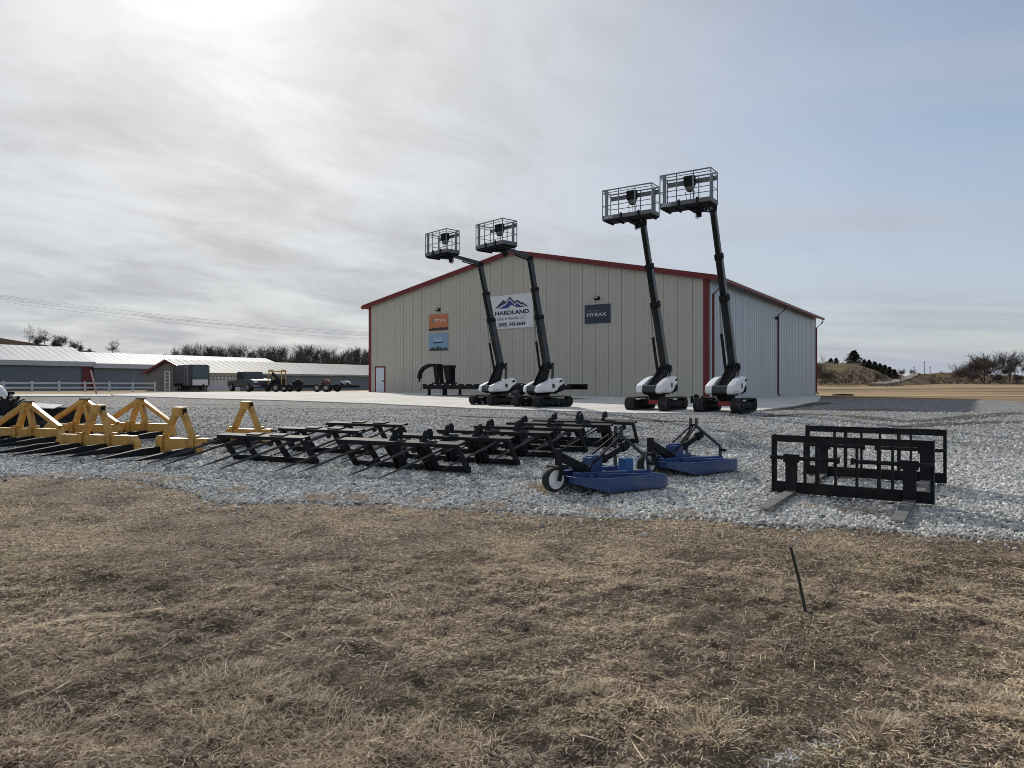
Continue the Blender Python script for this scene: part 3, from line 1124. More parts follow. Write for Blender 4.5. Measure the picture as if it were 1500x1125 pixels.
def make_lift(label, base_px, head, sc, elbow_px, top_px, jib_px, blen, bdep, striped):
    o = G(*base_px)
    o.z += 0.055
    hx, hy = head
    r = thing('boom_lift', label, 'boom lift', o, math.atan2(hy, hx), 'tracked boom lifts in front of the building')

    def solve(px, py):
        """photo pixel -> (forward, up) in the lift's own upright mid plane"""
        u = (px - CX) / F
        k = (u * o.y - o.x) / (hx - u * hy)
        y = o.y + k * hy
        return k, CAMZ + (CY - py) / F * y - o.z
    s = sc
    # tracks
    for sg in (1, -1):
        yc = sg * 0.72 * s
        w = 0.19 * s
        L, R = 0.94 * s, 0.27 * s

        def stadium(rad, n=10):
            p = []
            for i in range(n + 1):
                a = -math.pi / 2 + math.pi * i / n
                p.append((L + rad * math.cos(a), R + rad * math.sin(a)))
            for i in range(n + 1):
                a = math.pi / 2 + math.pi * i / n
                p.append((-L + rad * math.cos(a), R + rad * math.sin(a)))
            return p
        q = MB()
        po, pi = stadium(R - 0.018 * s), stadium(R - 0.055 * s)
        n = len(po)
        vs = [(a, yc - w, b) for a, b in po] + [(a, yc + w, b) for a, b in po] + [(a, yc - w, b) for a, b in pi] + [(a, yc + w, b) for a, b in pi]
        fs = []
        for i in range(n):
            j = (i + 1) % n
            fs += [(i, j, n + j, n + i), (2 * n + i, 3 * n + i, 3 * n + j, 2 * n + j), (i, 2 * n + i, 2 * n + j, j), (n + i, n + j, 3 * n + j, 3 * n + i)]
        q.add(vs, fs)
        # tread lugs right round the belt
        per = 4 * L + 2 * math.pi * R
        m = 44
        for i in range(m):
            d = per * i / m
            if d < 2 * L:
                x, z, a = -L + d, 0.009 * s, 0
            elif d < 2 * L + math.pi * R:
                a = (d - 2 * L) / R
                x, z = L + (R - 0.009 * s) * math.sin(a), R - (R - 0.009 * s) * math.cos(a)
            elif d < 4 * L + math.pi * R:
                x, z, a = L - (d - 2 * L - math.pi * R), 2 * R - 0.009 * s, math.pi
            else:
                a = math.pi + (d - 4 * L - math.pi * R) / R
                x, z = -L + (R - 0.009 * s) * math.sin(a), R - (R - 0.009 * s) * math.cos(a)
            for half in (-1, 1):
                q.box((x, yc + half * w * 0.52, z), (0.05 * s, w * 0.92, 0.022 * s), Matrix.Rotation(-a, 3, 'Y') @ Matrix.Rotation(half * 0.25, 3, 'Z'))
        tr = q.build('track', mat['rubber'], r)
        q = MB()
        q.box((0, yc, R), (1.70 * s, w * 1.5, 0.22 * s))
        q.box((0, yc, R + 0.11 * s), (0.55 * s, w * 1.3, 0.06 * s))
        q.build('side_frame', mat['black'], tr)
        for x, rr in ((L, 0.19 * s), (-L, 0.19 * s)):
            q = MB()
            q.tube([(x, yc - w * 0.9, R), (x, yc + w * 0.9, R)], rr, 16)
            q.tube([(x, yc - w * 1.02, R), (x, yc + w * 1.02, R)], rr * 0.45, 10)
            q.build('sprocket' if x < 0 else 'idler_wheel', mat['black'], tr, True)
        q = MB()
        for i in range(4):
            x = (-0.60 + 0.40 * i) * s
            q.tube([(x, yc - w * 0.95, 0.105 * s), (x, yc + w * 0.95, 0.105 * s)], 0.055 * s, 10)
        q.build('rollers', mat['black'], tr, True)
    # undercarriage
    q = MB()
    q.box((0, 0, 0.37 * s), (0.72 * s, 1.15 * s, 0.16 * s)).box((0, 0, 0.34 * s), (1.0 * s, 0.5 * s, 0.20 * s))
    q.build('undercarriage', mat['black'], r, bevel=0.01)
    q = MB()
    q.span((0.43 * s, -0.14 * s, 0.25 * s), (0.56 * s, 0.52 * s, 0.42 * s))
    q.build('cross_beam', mat['red'], r, bevel=0.012)
    q = MB()
    q.tube([(0, 0, 0.44 * s), (0, 0, 0.64 * s)], 0.36 * s, 24)
    q.build('turntable', mat['black'], r, True)
    # superstructure
    q = MB()
    q.xz([(0.80 * s, 0.60 * s), (0.84 * s, 0.66 * s), (0.80 * s, 0.90 * s), (0.45 * s, 0.92 * s), (-0.75 * s, 0.90 * s), (-0.85 * s, 0.70 * s), (-0.7 * s, 0.54 * s), (0.5 * s, 0.53 * s)], -0.30 * s, 0.30 * s)
    body = q.build('chassis', mat['black'], r, bevel=0.015)
    body.location.z = 0.09 * s
    q = MB()
    q.xz([(0.845 * s, 0.665 * s), (0.85 * s, 0.675 * s), (0.812 * s, 0.895 * s), (0.80 * s, 0.90 * s)], -0.27 * s, 0.27 * s)
    q.build('front_panel', mat['boom'], body)
    q = MB()
    q.box((0.78 * s, 0, 0.925 * s), (0.06 * s, 0.60 * s, 0.03 * s))
    q.build('front_rail', mat['steel'], body)
    prof = [(0.74, 0.585), (0.84, 0.64), (0.86, 0.76), (0.78, 0.92), (0.45, 1.06), (0.05, 1.20), (-0.40, 1.30), (-0.80, 1.31), (-0.93, 1.24), (-0.95, 1.12), (-0.88, 1.02), (-0.70, 0.94), (-0.58, 0.84), (-0.45, 0.70), (-0.20, 0.62)]
    for sg in (1, -1):
        # swelling hull: the outer face is a little smaller than the belly
        rows = []
        cxm, czm = 0.0, 0.93
        for yy, k in ((0.29, 1.0), (0.47, 1.0), (0.56, 0.95), (0.60, 0.84)):
            rows.append([((cxm + (a - cxm) * k) * s, sg * yy * s, (czm + (b - czm) * k) * s) for a, b in prof])
        n = len(prof)
        q = MB()
        vs = [p for row in rows for p in row]
        fs = [tuple(range(n)), tuple(range(3 * n, 4 * n))]
        for j in range(3):
            for i in range(n):
                i2 = (i + 1) % n
                fs.append((j * n + i, j * n + i2, (j + 1) * n + i2, (j + 1) * n + i))
        q.add(vs, fs)
        cv = q.build('side_cover', mat['white'], r, True, bevel=0.012)
        cv.location.z = 0.09 * s
        q = MB()
        q.box((-0.14 * s, sg * 0.604 * s, 0.93 * s), (0.17 * s, 0.012, 0.20 * s))
        q.build('decal', mat['boom'], cv)
        q = MB()
        q.xz([(-0.52 * s, 1.09 * s), (-0.74 * s, 1.12 * s), (-0.77 * s, 1.22 * s), (-0.60 * s, 1.21 * s)], sg * 0.598 * s, sg * 0.612 * s)
        q.build('vent', mat['dark'], cv)
        q = MB()
        q.xz([(0.40 * s, 0.70 * s), (0.55 * s, 0.71 * s), (0.55 * s, 0.725 * s), (0.40 * s, 0.715 * s)], sg * 0.595 * s, sg * 0.608 * s)
        q.build('latch', mat['boom'], cv)
    # engine bay below the rear of the covers
    q = MB()
    q.xz([(-0.45 * s, 0.60 * s), (-0.92 * s, 0.68 * s), (-0.96 * s, 1.02 * s), (-0.70 * s, 0.93 * s)], -0.52 * s, 0.52 * s)
    q.tube([(-0.75 * s, -0.57 * s, 0.82 * s), (-0.75 * s, 0.57 * s, 0.82 * s)], 0.15 * s, 16)
    q.build('engine_bay', mat['black'], body, bevel=0.01)

    # riser, boom
    ex_, ez_ = solve(*elbow_px)
    tx_, tz_ = solve(*top_px)
    E_, T_ = V3(ex_, 0, ez_), V3(tx_, 0, tz_)
    q = MB()
    for sg in (1, -1):
        q.xz([(0.62 * s, 0.90 * s), (0.0, 0.90 * s), (ex_ - 0.06 * s, ez_ - 0.10 * s), (ex_ + 0.12 * s, ez_ + 0.10 * s)], sg * 0.15 * s, sg * 0.19 * s)
    q.xz([(0.45 * s, 0.92 * s), (0.15 * s, 0.92 * s), (ex_ + 0.0 * s, ez_ - 0.16 * s), (ex_ + 0.1 * s, ez_ - 0.0 * s)], -0.15 * s, 0.15 * s)
    ri = q.build('riser_arm', mat['black'], r)
    q = MB()
    for sg in (1, -1):
        q.beam((-0.42 * s, sg * 0.23 * s, 1.0 * s), (ex_ - 0.20 * s, sg * 0.23 * s, ez_ - 0.02 * s), 0.05 * s, 0.13 * s)
    q.build('link_arm', mat['boom'], r)
    q = MB()
    q.tube([(-0.12 * s, 0.0, 0.98 * s), (ex_ + 0.02 * s, 0.0, ez_ - 0.30 * s)], 0.045 * s, 10)
    q.build('riser_cylinder', mat['steel'], ri, True)
    q = MB()
    q.box((ex_ - 0.04 * s, 0, ez_ - 0.02 * s), (0.34 * s, 0.44 * s, 0.22 * s), Matrix.Rotation(-0.5, 3, 'Y'))
    for sg in (1, -1):
        q.box((ex_ - 0.26 * s, sg * 0.16 * s, ez_ + 0.07 * s), (0.12 * s, 0.06 * s, 0.12 * s), Matrix.Rotation(0.4, 3, 'Y'))
        q.tube([(ex_ - 0.04 * s, sg * 0.20 * s, ez_), (ex_ - 0.04 * s, sg * 0.27 * s, ez_)], 0.08 * s, 12)
    q.build('elbow', mat['black'], r, bevel=0.01)
    ax = T_ - E_
    bl = ax.length
    a = ax.normalized()
    nrm_ = V3(a.z, 0, -a.x)               # forward side of the boom
    P_ = lambda t, off=0.0: E_ + ax * t + nrm_ * off
    sec = [(-0.02, 0.46, 0.29, 0.31), (0.40, 0.72, 0.24, 0.27), (0.68, 0.975, 0.20, 0.22)]
    bm0 = MB().beam(P_(sec[0][0]), P_(sec[0][1]), sec[0][2] * s, sec[0][3] * s).build('main_boom', mat['boom'], r, bevel=0.012)
    MB().beam(P_(0.458), P_(sec[1][1]), sec[1][2] * s, sec[1][3] * s).build('boom_section', mat['boom'], bm0, bevel=0.01)
    MB().beam(P_(0.718), P_(sec[2][1]), sec[2][2] * s, sec[2][3] * s).build('boom_section', mat['boom'], bm0, bevel=0.01)
    MB().beam(P_(0.43), P_(0.47), 0.33 * s, 0.35 * s).build('boom_collar', mat['black'], bm0, bevel=0.008)
    MB().beam(P_(0.69), P_(0.725), 0.28 * s, 0.31 * s).build('boom_collar', mat['black'], bm0, bevel=0.008)
    q = MB()                               # hose carrier on the forward side
    q.beam(P_(0.44, 0.17 * s), P_(0.70, 0.15 * s), 0.15 * s, 0.09 * s).beam(P_(0.435, 0.19 * s), P_(0.475, 0.19 * s), 0.20 * s, 0.14 * s)
    q.beam(P_(0.70, 0.13 * s), P_(0.96, 0.11 * s), 0.08 * s, 0.05 * s)
    q.build('hose_carrier', mat['black'], bm0, bevel=0.006)
    # lift cylinder stands beside the boom
    q = MB()
    c_lo, c_hi = P_(-0.10, 0.30 * s), P_(0.235, 0.25 * s)
    c_lo, c_hi = c_lo + V3(0, -0.24 * s, 0), c_hi + V3(0, -0.22 * s, 0)
    q.tube([c_lo, c_hi], 0.062 * s, 12).tube([c_hi - a * 0.06, c_hi], 0.072 * s, 12)
    lc = q.build('lift_cylinder', mat['black'], r, True)
    q = MB()
    q.tube([c_hi, P_(0.445, 0.16 * s) + V3(0, -0.16 * s, 0)], 0.027 * s, 8)
    q.build('piston_rod', mat['steel'], lc, True)
    q = MB()
    for k, off in enumerate((-0.06, 0.02, 0.08)):
        q.tube([P_(0.44, 0.19 * s) + V3(0, off, 0), P_(0.30, 0.22 * s) + V3(0, off, 0), P_(0.12, 0.20 * s) + V3(0, off, 0), V3(ex_ + 0.15 * s, off, ez_ - 0.22 * s), V3(0.1 * s, off, 0.95 * s)], 0.014, 6)
    q.build('hoses', mat['rubber'], r, True)
    # jib
    jx, jz = solve(*jib_px)
    J = V3(jx, 0, jz)
    q = MB()
    q.beam(T_ - a * 0.16 * s, T_ + a * 0.07 * s, 0.22 * s, 0.26 * s)
    for sg in (1, -1):
        q.tube([T_ + V3(0, sg * 0.11 * s, 0), T_ + V3(0, sg * 0.15 * s, 0)], 0.075 * s, 12)
    q.build('boom_head', mat['black'], bm0, bevel=0.01)
    q = MB()
    q.beam(T_, J, 0.15 * s, 0.19 * s, (0, 1, 0), 0.13 * s, 0.15 * s)
    jib = q.build('jib_arm', mat['boom'], r, bevel=0.01)
    dj = (J - T_)
    if dj.length > 0.7:
        q = MB()
        lo_ = V3(0, 0, -0.16 * s)
        q.tube([T_ + lo_ + dj * 0.1, T_ + lo_ * 0.9 + dj * 0.62], 0.035 * s, 8)
        q.build('jib_cylinder', mat['black'], jib, True)
    q = MB()
    q.tube([J + V3(0.02, 0, -0.36 * s), J + V3(0.02, 0, 0.02 * s)], 0.10 * s, 12).box(J + V3(0.20 * s, 0, -0.17 * s), (0.42 * s, 0.34 * s, 0.07 * s))
    for k in range(4):
        q.tube([J + V3(0.10 * s + 0.11 * k * s, 0.10 * s + 0.13 * s * k, -0.21 * s), J + V3(0.16 * s + 0.11 * k * s, 0.12 * s + 0.13 * s * k, -0.21 * s)], 0.045 * s, 8)
    q.tube([J + V3(0.0, -0.12 * s, -0.2), J + V3(-0.06, -0.14 * s, -0.36 * s), J + V3(-0.16, -0.10 * s, -0.38 * s), J + V3(-0.22 * s, -0.05 * s, -0.1)], 0.016, 6)
    q.build('basket_rotator', mat['black'], r)
    # basket: forward of the rotator
    B0 = J + V3(0.12 * s, 0, -0.10 * s)
    x0, x1 = B0.x, B0.x + bdep
    y0, y1 = -blen / 2 + striped[1], blen / 2 + striped[1]
    z0, H = B0.z, 1.18 * s
    q = MB()
    q.span((x0, y0, z0), (x1, y1, z0 + 0.05))
    for yy in np.linspace(y0 + 0.12, y1 - 0.12, 5):
        q.span((x0, yy - 0.03, z0 - 0.05), (x1, yy + 0.03, z0))
    bk = q.build('basket', mat['black'], r)
    q = MB()
    t = 0.02
    q.span((x0, y0, z0 + 0.05), (x0 + t, y1, z0 + 0.2)).span((x1 - t, y0, z0 + 0.05), (x1, y1, z0 + 0.2))
    q.span((x0 + t, y0, z0 + 0.05), (x1 - t, y0 + t, z0 + 0.2)).span((x0 + t, y1 - t, z0 + 0.05), (x1 - t, y1, z0 + 0.2))
    q.build('toe_board', mat['tread'], bk)
    rr = 0.021 * s
    q = MB()
    for h_ in ((H, 1.25), (H - 0.10, 0.7), (0.58 * s, 0.7)):
        z = z0 + h_[0]
        q.tube([(x0, y0, z), (x1, y0, z), (x1, y1, z), (x0, y1, z), (x0, y0, z)], rr * h_[1], 6)
    q.build('guard_rails', mat['railing'], bk, True)
    for (x, y) in ((x0, y0), (x1, y0), (x1, y1), (x0, y1), (x1, (y0 * 2 + y1) / 3), (x1, (y0 + y1 * 2) / 3), (x0, (y0 + y1) / 2 + 0.25)):
        q = MB()
        q.tube([(x, y, z0 + 0.05), (x, y, z0 + H)], rr, 6)
        q.build('post', mat['railing'], bk, True)
    for x, y in ((x0 + 0.03, y1 - 0.08 - 0.12), (x1 - 0.03, y0 + 0.06 + 0.1)):
        q = MB()
        q.span((x - 0.035, y - 0.06 * s, z0 + 0.05), (x + 0.035, y + 0.06 * s, z0 + H))
        q.build('wide_post', mat['railing'], bk, bevel=0.01)
    q = MB()
    q.span((x0 - 0.02, y0, z0 + H - 0.26 * s), (x0 + 0.02, y1, z0 + H - 0.12 * s))
    q.build('rear_plank', mat['tread'], bk)
    # clamp straps and striped toe corners seen on the near side
    for yy in (y0 + blen * 0.38, y1 - blen * 0.26):
        MB().span((x1, yy - 0.04, z0 - 0.03), (x1 + 0.03, yy + 0.04, z0 + 0.24)).build('strap', mat['black'], bk)
    if striped[0]:
        q = MB()
        for k in range(5):
            b0 = y0 + 0.03 + k * 0.075
            q.prism([(b0, z0 + 0.055), (b0 + 0.035, z0 + 0.055), (b0 + 0.10, z0 + 0.195), (b0 + 0.065, z0 + 0.195)], lambda aa, bb, tt: (tt, aa, bb), x1 + 0.002, x1 + 0.006)
        for k in range(5):
            b0 = x0 + 0.05 + k * 0.10
            q.prism([(b0, z0 + 0.055), (b0 + 0.04, z0 + 0.055), (b0 + 0.10, z0 + 0.195), (b0 + 0.06, z0 + 0.195)], lambda aa, bb, tt: (aa, tt, bb), y0 - 0.006, y0 - 0.002)
        q.build('hazard_stripes', mat['offwhite'], bk)
    yc = (y0 + y1) / 2 - 0.02
    q = MB()
    q.xz([(x0 + 0.06, z0 + H - 0.36 * s), (x0 + 0.30, z0 + H - 0.38 * s), (x0 + 0.34, z0 + H - 0.03 * s), (x0 + 0.06, z0 + H + 0.02 * s)], yc - 0.19 * s, yc + 0.19 * s)
    cb = q.build('control_box', mat['black'], bk, bevel=0.03)
    q = MB()
    q.prism([(yc - 0.17 * s, z0 + H - 0.37 * s), (yc + 0.17 * s, z0 + H - 0.37 * s), (yc + 0.11 * s, z0 + H - 0.56 * s), (yc - 0.09 * s, z0 + H - 0.56 * s)], lambda aa, bb, tt: (tt, aa, bb), x0 + 0.08, x0 + 0.28)
    q.build('lower_cover', mat['tine'], cb, bevel=0.02)
    q = MB()
    for yy, b_ in ((-0.16, 0.06), (0.02, 0.0), (0.17, -0.05)):
        q.tube([(x0 + 0.16, yc + yy * s, z0 + H - 0.55 * s), (x0 + 0.15, yc + (yy + b_ * 0.5) * s, z0 + 0.35 * s), (x0 + 0.12, yc + (yy + b_) * s, z0 + 0.06)], 0.011, 6)
    q.build('cables', mat['rubber'], cb, True)
    return r


h34 = (-sv.x, -sv.y)
h12 = (-0.74, -0.672)
make_lift('leftmost of the four boom lifts, boom crossing left of the mountain sign',
          (728, 594.5), h12, 0.90, (733, 535), (703, 386), (661, 374), 1.56, 0.72, (False, -0.05))
make_lift('second boom lift from left, boom crossing the right edge of the mountain sign', (795, 597.5), h12, 0.92, (801, 535), (776, 377), (740, 363.5), 1.72, 0.80, (False, 0.0))
make_lift('third boom lift from left, boom standing right of the navy sign', (962, 602), h34, 1.0, (974, 539), (941.5, 325), (934, 321), 2.05, 0.72, (True, -0.08))
make_lift('rightmost boom lift with the highest basket, standing before the building corner', (1063, 605), h34, 1.0, (1074, 537), (1044, 304), (1024, 303), 1.84, 0.72, (True, -0.22))

# ------------------------------------------------------------------ small black attachment by the right lift
p = G(1027, 592)
p.z += 0.08
r = thing('hydraulic_attachment', 'small black hydraulic attachment lying on the concrete behind the rightmost lift', 'attachment', p, -0.4)
q = MB()
q.span((-0.5, -0.05, 0), (0.5, 0.05, 0.28)).span((-0.52, -0.25, 0), (-0.46, 0.25, 0.36)).span((0.46, -0.25, 0), (0.52, 0.25, 0.3))
q.build('frame', mat['black'], r, bevel=0.01)
q = MB()
q.tube([(-0.25, -0.18, 0.33), (-0.25, 0.18, 0.33)], 0.12, 12)
q.tube([(0.1, -0.2, 0.26), (0.1, 0.2, 0.26)], 0.10, 12)
q.build('motor', mat['black'], r, True)
q = MB()
q.tube([(-0.4, -0.12, 0.22), (0.42, -0.12, 0.2)], 0.035, 8)
q.build('cylinder', mat['steel'], r, True)

# ------------------------------------------------------------------ gooseneck trailer along the wall
pa = G(641, 580)
pa.z += 0.08
r = thing('gooseneck_trailer', 'long black gooseneck flatbed trailer parked against the beige wall', 'trailer', pa, TH + 0.02)
q = MB()
q.span((-0.35, -1.15, 0.66), (10.9, 1.15, 0.74)).span((-0.35, -1.15, 0.40), (10.9, -1.03, 0.66)).span((-0.35, 1.03, 0.40), (10.9, 1.15, 0.66))
for i in range(12):
    q.span((0.2 + i * 0.9, -1.02, 0.5), (0.3 + i * 0.9, 1.02, 0.655))
deck = q.build('deck', mat['black'], r)
q = MB()
for i in range(18):
    q.box((0.1 + i * 0.62, -1.165, 0.70), (0.12, 0.03, 0.07))
q.build('sunlit_stake_pocket', mat['fascia'], deck)  # pale colour paints the sunlight on the pockets of the black deck
q = MB()
for sg in (-0.25, 0.25):
    q.beam((0.18, sg, 0.74), (0.02, sg, 2.0), 0.12, 0.26, (0, 1, 0), 0.12, 0.36)
    q.beam((1.15, sg, 0.74), (1.0, sg, 1.9), 0.12, 0.26, (0, 1, 0), 0.12, 0.58)
q.beam((0.62, 0, 1.93), (1.35, 0, 1.93), 0.62, 0.16, (0, 1, 0))
q.beam((-0.3, 0, 2.04), (0.25, 0, 2.04), 0.62, 0.10, (0, 1, 0))
q.box((0.6, 0, 0.80), (1.6, 0.7, 0.10))
q.build('front_uprights', mat['black'], r)
q = MB()
pts = [(0.2, 0, 2.02), (-0.75, 0, 2.04), (-1.25, 0, 1.84), (-1.55, 0, 1.55), (-1.62, 0, 1.12)]
for a_, b_ in zip(pts[:-1], pts[1:]):
    q.beam(a_, b_, 0.26, 0.22)
q.tube([(-1.62, 0, 1.15), (-1.62, 0, 0.88)], 0.07, 10)
q.build('gooseneck', mat['black'], r, bevel=0.01)
for x in (0.0, 1.25):
    for y in (-0.9, 0.9):
        q = MB()
        q.span((x - 0.07, y - 0.07, 0.03), (x + 0.07, y + 0.07, 0.66)).span((x - 0.13, y - 0.13, 0.0), (x + 0.13, y + 0.13, 0.03))
        q.build('landing_leg', mat['black'], r)
q = MB()
q.tube([(-0.4, -0.9, 0.72), (-0.62, -0.9, 0.72), (-0.66, -0.9, 0.42), (-0.85, -0.9, 0.36)], 0.022, 6)
q.build('jack_crank', mat['black'], r, True)
for x in (6.1, 7.0):
    for y in (-1.0, 1.0):
        q = MB()
        q.tube([(x, y - 0.12, 0.40), (x, y + 0.12, 0.40)], 0.40, 24)
        wl = q.build('wheel', mat['rubber'], r, True)
        q = MB()
        q.tube([(x, y - 0.13, 0.40), (x, y + 0.13, 0.40)], 0.22, 16)
        q.build('rim', mat['tine'], wl, True)

# ------------------------------------------------------------------ bale spear frames
e_rot = math.radians(-26)


def spear(label, hooks, SL=2.38):
    r = thing('bale_spear_frame', label, 'bale spear', (0, 0, 0), e_rot, 'black bale spear frames in two rows on the gravel')
    x0, x1 = -SL, 0.0                       # origin at the right end of the ground bar
    q = MB()
    q.span((x0, -0.04, 0.01), (x1, 0.05, 0.10))
    q.build('ground_bar', mat['black'], r, bevel=0.006)
    tilt = Matrix.Rotation(math.radians(7), 3, 'X')
    q = MB()
    q.box(((x0 + x1) / 2, -0.32, 0.455), (SL + 0.06, 0.20, 0.020), tilt)
    q.span((x0 - 0.03, -0.44, 0.40), (x1 + 0.03, -0.415, 0.455)).span((x0 - 0.03, -0.235, 0.43), (x1 + 0.03, -0.21, 0.478))
    beam = q.build('top_beam', mat['black'], r, bevel=0.005)
    leg = [(-0.41, 0.40), (-0.30, 0.41), (0.05, 0.05), (0.05, 0.01), (-0.05, 0.01)]
    for x in (x0 + 0.02, x0 + 0.55, x1 - 0.62, x1 - 0.02):
        q = MB()
        q.yz(leg, x - 0.022, x + 0.022)
        q.build('leg', mat['black'], r)
    hx_ = (-0.74, -1.36) if hooks else (-0.62, -1.18)
    for x in hx_:
      if hooks:
        q = MB()
        q.yz([(-0.44, 0.37), (-0.18, 0.40), (-0.06, 0.24), (0.06, 0.16), (0.06, 0.012), (-0.12, 0.012), (-0.20, 0.16)], x - 0.06, x - 0.04)
        q.yz([(-0.44, 0.37), (-0.18, 0.40), (-0.06, 0.24), (0.06, 0.16), (0.06, 0.012), (-0.12, 0.012), (-0.20, 0.16)], x + 0.04, x + 0.06)
        q.span((x - 0.04, -0.06, 0.10), (x + 0.04, -0.04, 0.24))
        q.build('gusset', mat['black'], r)
      q = MB()
      if hooks:
            prof = [(-0.36, 0.455), (-0.19, 0.455), (-0.17, 0.53), (-0.13, 0.565), (-0.08, 0.56), (-0.05, 0.52), (-0.01, 0.525), (0.0, 0.59), (-0.05, 0.64), (-0.13, 0.65), (-0.21, 0.62), (-0.27, 0.54)]
            q.yz(prof, x - 0.024, x + 0.024)
            q.build('hook', mat['black'], r)
      else:
            q.box((x, -0.29, 0.477), (0.30, 0.16, 0.02), tilt)
            q.build('mount_plate', mat['black'], r)
    for f in (0.07, 0.27, 0.68, 0.92):
        x = x0 + SL * f
        q = MB()
        q.tube([(x, -0.25, 0.42), (x - 0.05, -0.50, 0.37), (x - 0.24, -1.42, 0.16), (x - 0.31, -1.78, 0.085)], [0.020, 0.020, 0.016, 0.006], 8)
        sp = q.build('spear', mat['spear'], r, True)
        q = MB()
        q.tube([(x, -0.465, 0.36), (x, -0.53, 0.345)], 0.042, 10)
        q.build('collar', mat['black'], sp, True)
    r.scale = (1, 1, 1.12)
    return r


right_px = [((688, 697), 'frontmost of the hooked bale spear frames, nearest the dry grass'),
            ((760, 685.5), 'hooked bale spear frame second from the front of its row'),
            ((815, 674.5), 'hooked bale spear frame third from the front of its row'),
            ((860, 666), 'hooked bale spear frame fourth from the front of its row'),
            ((901, 658.8), 'hooked bale spear frame next to last, second from the back of its row'),
            ((935, 653), 'rearmost hooked bale spear frame, closest to the lifts')]
left_px = [((465, 684), 'hookless bale spear frame in front, beside the narrow yellow frame'),
           ((543, 670), 'middle one of the three hookless bale spear frames'),
           ((604, 658), 'rearmost of the three hookless bale spear frames')]
proto_h = None
for i, (pp, lab) in enumerate(right_px):
    if i == 0:
        o = proto_h = spear(lab, True)
    else:
        o = copy_tree(proto_h)
    o.location = G(*pp) + Vector((0, 0, 0.04))
    o.rotation_euler.z = e_rot + (random.random() - 0.5) * 0.05
    o['label'] = lab
for i, (pp, lab) in enumerate(left_px):
    if i == 0:
        o = proto_f = spear(lab, False, 1.95)
    else:
        o = copy_tree(proto_f)
    o.location = G(*pp) + Vector((0, 0, 0.04))
    o.rotation_euler.z = e_rot + (random.random() - 0.5) * 0.05
    o['label'] = lab


# ------------------------------------------------------------------ yellow three-point frames
def a_frame(label, width, braces, tines, block):
    """origin under the middle of the cross bar; X along the bar, -Y towards the fork tips"""
    r = thing('hitch_frame', label, 'hitch frame', (0, 0, 0), 0, 'yellow three point fork frames on the gravel')
    hw = width / 2
    q = MB()
    ch = 0.09 if width > 1.3 else 0.0
    q.prism([(-hw, 0.03), (hw, 0.03), (hw, 0.18), (hw - ch, 0.31), (-hw + ch, 0.31), (-hw, 0.18)], lambda a, b, t: (a, t, b), -0.08, 0.08)
    q.build('cross_bar', mat['yellow'], r, bevel=0.008)
    ap = 0.84
    lb = 0.24 if braces else 0.36
    lt = 0.035 if braces else 0.07
    for sg in (1, -1):
        q = MB()
        q.beam((sg * lb, 0.0, 0.26), (sg * lt, 0.03, ap), 0.10, 0.11, (0, 1, 0))
        q.build('mast_leg', mat['yellow'], r, bevel=0.006)
        q = MB()
        q.span((sg * lb - 0.05, -0.11, 0.03), (sg * lb + 0.05, 0.11, 0.36))
        q.span((sg * lb - 0.02, 0.11, 0.22), (sg * lb + 0.14, 0.30, 0.30))
        for kk in (-0.06, 0.06):
            q.tube([(sg * lb + kk, -0.12, 0.10), (sg * lb + kk, -0.12, 0.36)], 0.012, 6)
        q.build('hitch_lug', mat['yellow'], r, bevel=0.005)
        q = MB()
        q.tube([(sg * (lb + 0.06), 0.24, 0.26), (sg * (lb + 0.26), 0.24, 0.26)], 0.03, 8)
        q.build('hitch_pin', mat['tine'], r, True)
        if braces:
            q = MB()
            q.beam((sg * (hw - 0.12), 0.02, 0.34), (sg * 0.05, 0.05, ap + 0.02), 0.12, 0.09, (0, 1, 0))
            q.build('brace', mat['yellow'], r, bevel=0.006)
    q = MB()
    if block:
        q.span((-0.105, -0.08, ap - 0.10), (0.105, 0.11, ap + 0.09))
        q.build('top_block', mat['yellow'], r, bevel=0.01)
        q = MB()
        q.box((0.125, 0.02, ap - 0.01), (0.035, 0.09, 0.14)).box((0.14, 0.02, ap - 0.10), (0.03, 0.05, 0.09))
        q.build('latch', mat['black'], r, bevel=0.01)
    else:
        q.span((-0.07, -0.06, ap - 0.04), (0.07, 0.10, ap + 0.05))
        q.build('top_block', mat['yellow'], r, bevel=0.01)
        q = MB()
        q.span((-0.08, -0.02, ap + 0.05), (0.16, 0.08, ap + 0.09))
        q.build('latch', mat['wood'], r)
    for x in tines:
        q = MB()
        q.beam((x, 0.12, 0.075), (x, -0.55, 0.07), 0.10, 0.14, (1, 0, 0)).beam((x, -0.551, 0.07), (x, -1.55, 0.035), 0.10, 0.14, (1, 0, 0), 0.05, 0.015)
        q.build('fork_tine', mat['black'], r)
    return r


wide_t = (-0.98, -0.35, 0.32, 0.96)
ye = math.radians(-17)
a1 = a_frame('yellow frame with four legs cut off by the left picture edge', 2.2, True, wide_t, False)
a1.location = G(38, 650)
a1.rotation_euler.z = ye
a2 = copy_tree(a1)
a2.location = G(121, 643)
a2.rotation_euler.z = ye + 0.05
a2['label'] = 'four legged yellow frame partly hidden behind the frontmost wide one'
a3 = copy_tree(a1)
a3.location = G(203, 641)
a3.rotation_euler.z = ye - 0.03
a3['label'] = 'four legged yellow frame standing clear at the back, beyond the narrow one'
a4 = a_frame('frontmost wide yellow frame with two legs and a top block', 2.1, False, wide_t, True)
a4.location = G(143, 662)
a4.rotation_euler.z = ye
a5 = a_frame('narrow yellow frame standing between the wide frames and bale spears', 1.0, False, (-0.40, 0.40), True)
a5.location = G(262, 668)
a5.rotation_euler.z = ye + 0.02
a6 = copy_tree(a5)
a6.location = G(361, 651)
a6.rotation_euler.z = ye - 0.04
